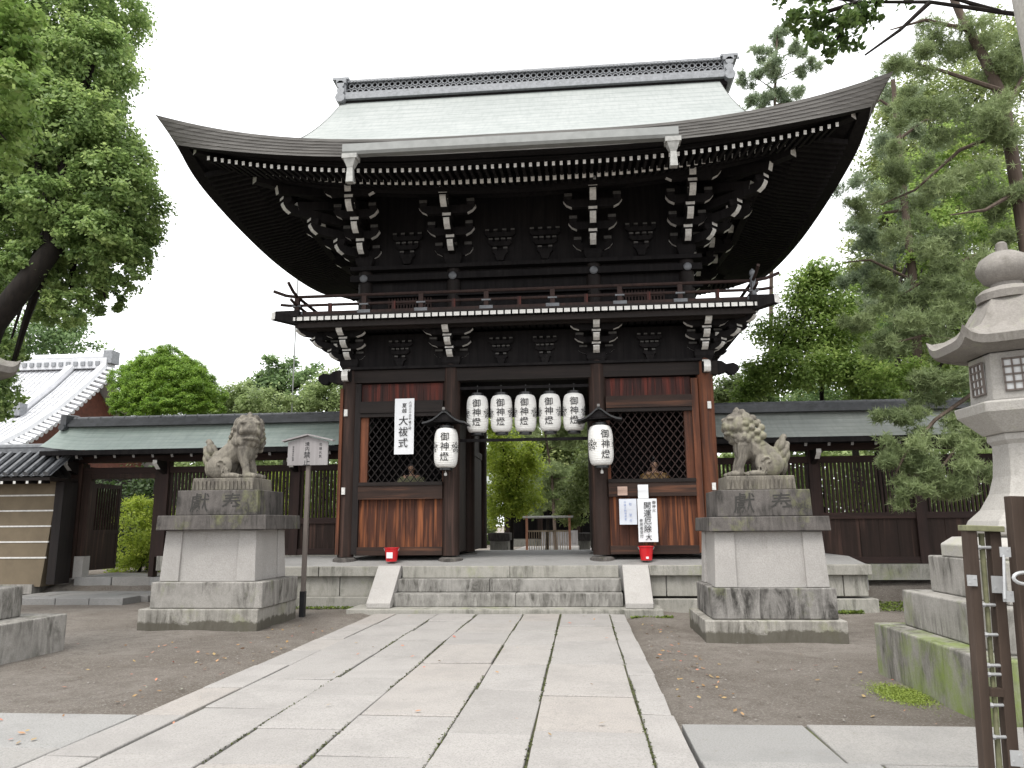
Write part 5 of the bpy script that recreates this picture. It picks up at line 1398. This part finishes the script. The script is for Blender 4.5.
pine('pine_tree', 'large leaning pine with long drooping boughs above the stone lantern', -.6,
     [(1060,545,0),(1035,300,.1),(1003,100,.2),(985,60,.2),(962,18,.3),(945,-20,.3)],
     [[(1030,270),(975,255),(925,280,.3),(895,300,.4)],[(1040,320),(980,345,-.4),(925,335,-.5),(885,345,-.6)],[(1010,130),(960,150,.2),(915,190,.3),(880,205,.3)],[(1000,90),(940,70),(900,60,.2)],[(1045,360),(985,385,-.6),(935,420,-.8),(905,455,-.9),(895,475,-.9)],[(1045,380),(1000,420,-.7),(955,450,-.9),(925,490,-1)],[(1006,110),(1030,60,.3)],[(1020,190),(985,210,-.3),(950,215,-.4)],[(970,30),(925,20),(890,30)]],
     [(958,38,42,26),(915,62,32,18),(1000,50,34,32),(890,100,26,12,.6),(940,120,42,24),(1005,120,28,36),(905,165,34,18),(960,185,46,24),(872,205,26,16,.4),(1008,210,24,32),(925,240,44,20),(895,290,36,18,.4),(960,282,46,24),(862,320,22,14),(925,320,46,18,-.4),(890,345,36,14,-.5),(975,345,46,22,-.4),(945,385,42,18,-.6),(905,412,26,14,-.7),(985,405,40,22,-.5),(895,452,22,18,-.9),(935,460,40,24,-.9),(965,480,34,20,-.9),(915,492,22,16,-1.0),(955,430,32,18,-.8)],
     13500, .12, M['leaf_pine'], .15, per=12, dj=.4)
pine('pine_tree', 'grey green pine farther back, showing between eave and lantern', 3.0,
     [(925,545,0),(915,300,0),(900,160,0),(893,80,0)],
     [[(912,280),(870,260),(845,262)],[(905,210),(870,215),(850,225)],[(915,310),(950,290),(985,290)],[(898,140),(925,120),(950,120)],[(895,110),(880,100),(868,108)]],
     [(893,90,22,18),(875,140,26,14),(920,140,28,14),(860,190,28,14),(905,200,30,18),(850,232,26,14),(885,250,34,18),(935,250,26,16),(845,275,26,14),(880,300,34,16),(930,305,34,16),(955,280,26,14)], 3400, .15, M['leaf_pine2'], .13, per=10)
grow('maple_tree', 'yellow green maple spray between the eave and the lantern, in front of the pines', 'tree', 2.6,
     [(945,300,40,22),(985,330,40,26),(910,330,30,18),(1005,270,30,26),(930,255,30,16),(960,365,44,20),(895,372,34,18),(1015,375,24,30),(985,225,30,18)], 22000, .048, M['leaf_maple'],
     [(7.9,2.6,.3), (7.8,2.6,3.0), tuple(at(965,330,2.6)), tuple(at(955,260,2.6))], tr=.07, clump=.2, fill=.25)
# overhanging broad leaved twigs at the top right
tg = thing('overhanging_branch', 'broad leaved twigs hanging down from the top edge right of the roof', 'branch', tuple(at(1060,20,-8.2)))
og = tuple(at(1060,20,-8.2)); mb = MB()
for br in ([(1060,20),(1000,12),(930,2),(860,2),(800,-6)],[(930,2),(900,30),(865,55)],[(860,2),(845,25),(832,48)],[(860,2),(815,15),(790,22)],[(1000,12),(960,0),(905,-12)]):
    pts = [at(x, y, -8.2) for x, y in br]; mb.tube(pts, [.022*(1-.7*i/(len(pts)-1))+.003 for i in range(len(pts))], 6)
mb.build('branch', M['bark'], tg, og)
C, N, V = crown([(800,8,22,16),(835,12,26,20),(822,36,16,16),(850,38,20,12),(835,52,12,9),(868,16,20,16),(790,28,10,8),(880,2,30,10),(812,22,16,12)], 1150, .04, -8.2, .25, .24, .2)
leafmesh('leaves', M['leaf_twig'], C, N, RNG.uniform(.026, .046, len(C)), V, tg, org=og, hexa=True)
# ---- seen through the gate
grow('garden_maple', 'bright green maple seen through the gate on the left', 'tree', 9.5,
     [(500,450,20,30),(515,475,26,26),(500,500,22,24),(520,500,24,16),(496,425,16,18),(530,455,14,14)], 18000, .05, M['leaf_yellow'], tr=.09, clump=.2, fill=.3, dj=.5)
pine('garden_pine', 'grey green pine in the middle of the view through the gate', 15,
     [(556,552,0),(552,480,0),(545,430,0),(540,400,0)], [[(552,470),(525,465)],[(550,480),(580,475)],[(548,450),(575,440)],[(547,440),(520,440)],[(553,500),(585,495)]],
     [(540,425,26,12),(565,440,24,12),(530,455,22,10),(560,470,30,12),(535,485,26,12),(575,490,22,14),(552,505,26,10),(515,440,18,10),(585,420,16,14)], 4200, .22, M['leaf_pine3'], .07, per=10)
grow('garden_tree', 'fresh green tree in the centre of the view, behind the light barrier', 'tree', 19,
     [(545,465,40,30),(525,440,30,24),(570,445,28,26),(548,495,40,18),(585,480,18,24),(505,470,18,26)], 26000, .085, M['leaf_mid'], tr=.1, clump=.2, fill=.35, dj=.5)
grow('garden_shrub', 'fresh green shrub by the right pillar, seen through the gate', 'tree', 8.5,
     [(578,500,18,22),(586,470,14,20),(572,515,16,10)], 6000, .05, M['leaf_mid'], tr=.06, clump=.2, fill=.3, dj=.3)
# far wood closing the view behind the precinct
C = []; N = []
n = 150000
x = RNG.uniform(-34, 34, n); d = RNG.random(n); top = 7.5+1.8*np.sin(x*.55)+1.1*np.sin(x*1.7+1); z = .4+d*top; y = 31+RNG.uniform(-1.8, 1.8, n)+1.5*np.sin(x*.8+z)
keep = ~((np.abs(x) < 4) & (z < 3.0))
C = np.stack([x, y, z], 1)[keep]; N = RNG.normal(size=C.shape)*.6+np.array([0, -.6, .5])
V = np.clip(.45+.25*np.sin(C[:, 0]*1.9)*np.sin(C[:, 2]*1.7+C[:, 0])+RNG.normal(0, .16, len(C)), 0, 1)
tag(leafmesh('far_wood', M['leaf_pale'], C, N, RNG.uniform(.10, .2, len(C)), V), 'wood of mixed trees closing the view behind the shrine grounds', 'wood', kind='stuff')
# hedges behind the slatted walls
def hedge(label, x0, x1, y, z0, z1, n, mat):
    x = RNG.uniform(x0, x1, n); zz = z0+(z1-z0)*RNG.random(n)+.12*np.sin(x*3); yy = y+RNG.normal(0, .16, n)
    C = np.stack([x, yy, zz], 1); N = RNG.normal(size=(n, 3))*.5+np.array([0, -.5, .6])
    V = .5+.28*np.sin(x*2.3+zz*1.9)+RNG.normal(0, .15, n)
    t = thing('hedge', label, 'hedge', ((x0+x1)/2, y, z0)); og = ((x0+x1)/2, y, z0)
    leafmesh('foliage', mat, C, N, RNG.uniform(.035, .07, n), V, t, org=og)
    mb = MB()
    for i in range(int((x1-x0)/.8)): xx = x0+.4+i*.8; mb.tube([(xx, y, z0-.4), (xx+random.uniform(-.1,.1), y, z1*.8)], [.035, .015], 6)
    mb.build('stems', M['bark'], t, og)
hedge('yellow green hedge glimpsed through the left slats', -8.3, -3.9, 3.6, .5, 3.0, 9000, M['leaf_yellow'])
hedge('green hedge glimpsed through the right slats', 4.0, 15, 3.4, .5, 3.0, 14000, M['leaf_maple'])

# ================================================================== THINGS BEYOND THE GATE
og = (-.15, 8.0, .4)
bf = thing('barrier_fence', 'low slatted barrier between two vermilion posts, seen through the gate', 'fence', og)
pL, pR = at(527, 548, 8.0), at(570, 548, 8.0); zt = at(548, 516, 8.0).z; og = ((pL.x+pR.x)/2, 8.0, .4); bf.location = og
for p in (pL, pR):
    mb = MB(); mb.box(p.x-.035, p.x+.035, 7.965, 8.035, .38, zt+.02); mb.build('post', M['orange'], bf, og)
mb = MB(); mb.tube([(pL.x-.12, 7.99, zt-.03), (pR.x+.12, 7.99, zt-.03)], .035, 8); mb.build('top_rail', M['white'], bf, og)
mb = MB()
zm = at(548, 531, 8.0).z
for i in range(17): x = pL.x+.08+i*(pR.x-pL.x-.16)/16; mb.bar((x, 8.0, .42), (x, 8.0, zm), .02, .02, 0, None, (0,1,0))
mb.bar((pL.x, 8.0, zm), (pR.x, 8.0, zm), .05, .05); mb.bar((pL.x, 8.0, .55), (pR.x, 8.0, .55), .05, .04)
mb.build('slat_panel', M['bamboo'], bf, og)
og = (0, 26, .4); oh = thing('offering_hall', 'small dark open hall with a grey offering box, far beyond the gate', 'hall', og)
mb = MB(); mb.box(-3.4, 3.2, 25.6, 28, .38, .75); mb.build('plinth', M['stone_s'], oh, og)
mb = MB()
for x in (-2.9, -1.1, .9, 2.7): mb.box(x-.13, x+.13, 25.75, 26.0, .75, 3.3)
mb.build('pillars', M['post'], oh, og)
mb = MB(); mb.box(-3.0, 2.8, 27.6, 27.8, .75, 3.3); mb.build('rear_wall', M['black'], oh, og)
mb = MB(); mb.prism([(-1.4, 3.2), (1.4, 4.6), (4.2, 3.2), (4.2, 3.05), (-1.4, 3.05)], (0, 25.2, 0), (0,1,0), (0,0,1), (1,0,0), 8.4); mb.build('roof', M['copper_g'], oh, og)
mb = MB(); mb.box(-1.0, .9, 25.1, 25.5, .4, 1.2)
for i in range(8): mb.box(-.95+i*.23, -.85+i*.23, 25.05, 25.1, .55, 1.1)
tag(mb.build('offering_box', M['signwood'], None, (0, 25.3, .4)), 'grey slatted offering box before the far dark hall', 'box')
rows = [(-1.9+i*.95, -.95+i*.95, 4.95+j*1.2, 6.15+j*1.2) for i in range(4) for j in range(17)]
tag(slabs('inner_path', rows, M['slab'], .412, .05, .006), kind='structure')
for (pa, pb, py, Y, lab) in ((490, 508, 541, 5.6, 'square stone block left of the passage beyond the gate'), (580, 590, 541, 5.6, 'mossy stone block right of the passage beyond the gate')):
    a, b = at(pa, py, Y), at(pb, py, Y); z1 = at(pa, 541, Y).z; z2 = at(pa, 533, Y).z; og = ((a.x+b.x)/2, Y+.3, .4)
    t = thing('stone_block', lab, 'block', og)
    mb = MB(); mb.box(a.x, b.x, Y, Y+.6, .35, z1); mb.build('base', M['stone_s'], t, og, bevel=.015)
    mb = MB(); mb.box(a.x-.05, b.x+.05, Y-.05, Y+.65, z1+.003, z2); mb.build('top', M['stone_d'], t, og, bevel=.02)
tp = at(299, 255, 9); og = (tp.x, 9, .4); ms = thing('mast', 'thin tall metal mast with guy wires left of the gate', 'mast', og)
b0 = at(297, 500, 9)
mb = MB(); mb.tube([(tp.x, 9, .3), (tp.x, 9, tp.z+3.0)], .022, 6); mb.build('pole', M['gutter'], ms, og)
mb = MB()
for (ex, ez) in ((1.6, .75), (1.4, .95)): mb.tube([(tp.x, 9, tp.z+.1-.3*(ez > .9)), (tp.x+ex, 9.2, tp.z-.3+ez)], .008, 5)
mb.build('wire', M['ironmetal'], ms, og)
# stone pillar of the entrance arch at the right edge
pe = at(1016, 38, -11.6); og = (pe.x+.235, -11.6, -.05)
tp_ = thing('stone_pillar', 'speckled grey stone pillar cut off by the upper right corner', 'pillar', og)
mb = MB(); zc = pe.z; mb.tube([(pe.x+.30+.05*(zc-z), -11.6, z) for z in (-.1, 1.2, zc, 6.0)], [.28, .265, .24, .225], 32); mb.build('shaft', M['stone_l'], tp_, og, smooth=True)
mb = MB(); mb.lathe((pe.x+.30+.05*zc, -11.6, 0), [(.45, -.1), (.45, .25), (.36, .34), (.30, .36)], 32); mb.build('base', M['stone_b'], tp_, og)

# ================================================================== TIMBER BARRIER at the lower right
Y = -10.85
def X(px, py): return at(px, py, Y).x
og = (3.35, Y, -.06); bg_ = thing('timber_barrier', 'dark brown folded timber barrier with zinc hinges and bolts', 'barrier', og)
ztop = at(965, 527, Y).z; zt2 = at(1003, 497, Y).z
xa0, xa1 = X(964, 560), X(974, 560); xb0, xb1 = X(989, 560), X(1000, 560); xc0, xc1 = X(995, 520), X(1009, 520); xd0 = X(1013, 520)
for (x0, x1, y0, y1, zt) in ((xa0, xa1, Y, Y+.07, ztop-.03), (xb0, xb1, Y+.02, Y+.08, ztop-.03), (xc0, xc1, Y-.10, Y-.03, zt2), (xd0, xd0+.085, Y-.14, Y-.07, zt2+.02)):
    mb = MB(); mb.box(x0, x1, y0, y1, -.06, zt); mb.build('post', M['gatewood'], bg_, og, bevel=.004)
mb = MB(); mb.box(xa0-.005, xb1+.005, Y-.01, Y+.09, ztop-.03, ztop); mb.build('top_rail', M['mossypole'], bg_, og, bevel=.004)
for (x0, x1, y0, y1, z0, z1) in ((xa1, xb0, Y+.015, Y+.06, .02, .10), (xa1, xb0, Y+.015, Y+.06, .62, .66), (xd0+.085, xd0+.9, Y-.12, Y-.08, 1.42, 1.49), (xd0+.085, xd0+.9, Y-.12, Y-.08, .10, .17)):
    mb = MB(); mb.box(x0, x1, y0, y1, z0, z1); mb.build('cross_rail', M['gatewood'], bg_, og)
for i in range(6):
    mb = MB(); x = xd0+.2+i*.13; mb.box(x, x+.05, Y-.11, Y-.09, .0, 1.55); mb.build('slat', M['gatewood'], bg_, og)
for (f, r_, lean) in ((.42, .009, .012), (.66, .012, -.006)):
    mb = MB(); x = xa1+(xb0-xa1)*f; mb.tube([(x, Y+.05, -.05), (x+lean, Y+.05, .7), (x+.5*lean, Y+.05, ztop-.04)], r_, 8); mb.build('bamboo_pole', M['mossypole'], bg_, og)
for py in (549, 607, 637, 668, 677, 708, 740):
    z = at(985, py, Y).z; mb = MB(); mb.tube([(xa1-.005, Y+.025, z), (xb0+.01, Y+.03, z+.002)], .0085, 8); mb.tube([(xa1-.001, Y+.025, z), (xa1+.02, Y+.025, z)], .014, 6); mb.build('bolt', M['silver'], bg_, og, smooth=True)
def plate(px0, px1, py0, py1, y, nme='hinge'):
    a, b = at(px0, py0, y), at(px1, py1, y); mb = MB(); mb.box(a.x, b.x, y-.006, y, b.z, a.z)
    for (u, v) in ((.25, .3), (.75, .7)): mb.v += []; mb.tube([(a.x+(b.x-a.x)*u, y-.009, b.z+(a.z-b.z)*v), (a.x+(b.x-a.x)*u, y-.005, b.z+(a.z-b.z)*v)], .005, 6)
    mb.build(nme, M['silver'], bg_, og)
plate(993, 1005, 548, 558, Y-.105); plate(986, 1003, 577, 594, Y-.004); plate(998, 1010, 592, 603, Y-.107); plate(962, 973, 577, 588, Y-.004); plate(1012, 1026, 752, 768, Y-.145)
mb = MB(); a, b = at(998, 556, Y-.115), at(1001, 600, Y-.115); mb.tube([a, b], .007, 8); mb.build('hinge_pin', M['silver'], bg_, og, smooth=True)
c_ = at(1021, 579, Y-.17); mb = MB(); mb.tube([(c_.x+.055*math.cos(a), Y-.165, c_.z+.028*math.sin(a)) for a in [2*PI*k/16 for k in range(17)]], .009, 8, cap=False); mb.build('latch', M['silver'], bg_, og, smooth=True)

bg_.rotation_euler = (0, R(2.4), 0); bg_.location.x -= .03
# ================================================================== SEATED GUARDIANS behind the lattices
for x, lab in ((2.62, 'small seated guardian figure in gilt brocade behind the right lattice'), (-2.45, 'small seated guardian figure in dim brocade behind the left lattice')):
    og = (x, .62, 2.06); b = Sculpt()
    b.ball((0, 0, .12), (.36, .26, .14)); b.ball((0, .02, .34), (.20, .15, .26)); b.ball((0, .02, .52), (.18, .12, .12)); b.limb([(0, 0, .58), (0, 0, .70)], [.06, .06])
    for sx in (-1, 1):
        b.limb([(sx*.17, .02, .54), (sx*.27, -.06, .36), (sx*.13, -.20, .28)], [.085, .08, .05]); b.ball((sx*.26, -.10, .10), (.15, .16, .09)); b.ball((sx*.06, -.22, .28), (.05, .04, .04))
    b.ball((0, -.01, .79), (.085, .095, .115)); b.ball((0, -.105, .78), (.016, .02, .022), n=6)
    for sx in (-1, 1): b.ball((sx*.085, 0, .79), (.018, .025, .035), n=6)
    t = remeshed(b, 'guardian_figure', M['skin'], None, .014, 2); t.location = og; t.scale = (.8, .8, .8); tag(t, lab, 'statue')
    r_ = Sculpt()
    for sx in (-1, 1):
        r_.ball((sx*.25, -.02, .40), (.15, .12, .19)); r_.ball((sx*.27, -.13, .13), (.18, .17, .12))
    r_.ball((0, .0, .38), (.215, .17, .24)); r_.ball((0, -.06, .12), (.30, .22, .12))
    q = remeshed(r_, 'robe', M['gold'] if x > 0 else M['mossypole'], t, .018, 2)
    h_ = Sculpt(); h_.ball((0, .01, .87), (.095, .10, .06)); h_.ball((0, .05, .95), (.05, .05, .10)); remeshed(h_, 'hat', M['blackmetal'], t, .014, 1)

# ================================================================== SMALL LITTER AND MOSS
scatter_ground('fallen_leaves', M['dry'], [(-8, -2.7, -8.6, -2, None), (-4.6, -2.65, -7.6, -4.5, None), (1.9, 4.2, -8.6, -5, None), (1.9, 2.5, -8, -3, None), (1.9, 2.4, -8, -3, None), (-3.4, -2.6, -8.6, -3, None), (-2.4, 1.7, -9.5, -2, .016), (-6, -2.7, -10, -8.9, 0)], 260, .026, 'scattered dry leaves on the earth and paving', 'leaf litter')
C = RNG.normal(size=(12000, 3))*np.array([.10, .19, .008])+np.array([4.0, -7.45, -.06])
tag(leafmesh('moss_patch', M['moss'], C, RNG.normal(size=C.shape)*.5+np.array([0, 0, .8]), RNG.uniform(.004, .0095, len(C)), .4+.6*RNG.random(len(C))), 'bright green moss patch at the foot of the lantern steps', 'moss', kind='stuff')
C = np.concatenate([RNG.uniform(size=(2600, 3))*np.array([2.6, .16, .05])+np.array([3.4, -.95, -.08]), RNG.uniform(size=(2200, 3))*np.array([1.9, 1.6, .03])+np.array([6.3, -.6, -.07]), RNG.uniform(size=(700, 3))*np.array([.7, .2, .04])+np.array([1.9, -1.85, -.07]), RNG.uniform(size=(900, 3))*np.array([2.4, .12, .04])+np.array([-5.2, -1.0, -.0])])
tag(leafmesh('moss_strip', M['moss'], C, RNG.normal(size=C.shape)*.5+np.array([0, 0, .8]), RNG.uniform(.012, .03, len(C)), RNG.random(len(C))*.7), 'dark moss growing along the foot of the platform', 'moss', kind='stuff')
C = []
for xx in (-1.39, -.72, .08, .71, 1.53): 
    m = 900; yy = RNG.uniform(-12, -1.9, m); dens = np.sin(yy*1.3+xx*4)+np.sin(yy*3.1+xx) > -.6
    C.append(np.stack([xx+RNG.normal(0, .009, m), yy, RNG.uniform(.0, .014, m)], 1)[dens])
C = np.concatenate(C)
tag(leafmesh('joint_moss', M['jointmoss'], C, RNG.normal(size=C.shape)*.6+np.array([0, 0, .7]), RNG.uniform(.005, .013, len(C)), RNG.random(len(C))*.8), 'thin moss growing in the joints of the stone path', 'moss', kind='stuff')

mb = MB()
for _ in range(1500):
    x0, x1, y0, y1 = random.choice(((-8.5, -2.6, -8.6, -1.5), (-8.5, -2.6, -8.6, -1.5), (1.9, 4.2, -8.6, -1.5)))
    x, y = random.uniform(x0, x1), random.uniform(y0, y1); z = dirt_z(x, y)+.001; r = random.choice((.005, .006, .008, .010, .015))*random.uniform(.7, 1.2)
    a = random.random()*6.28; ca, sa = math.cos(a)*r, math.sin(a)*r
    mb.add([(x+ca, y+sa, z), (x-sa*.8, y+ca*.8, z), (x-ca, y-sa, z), (x+sa*.7, y-ca*.7, z), (x+ca*.1, y, z+r*.7)], [(0,1,4),(1,2,4),(2,3,4),(3,0,4)])
tag(mb.build('pebbles', M['stone_r'], smooth=True), 'small loose pebbles strewn over the packed earth', 'pebbles', kind='stuff')
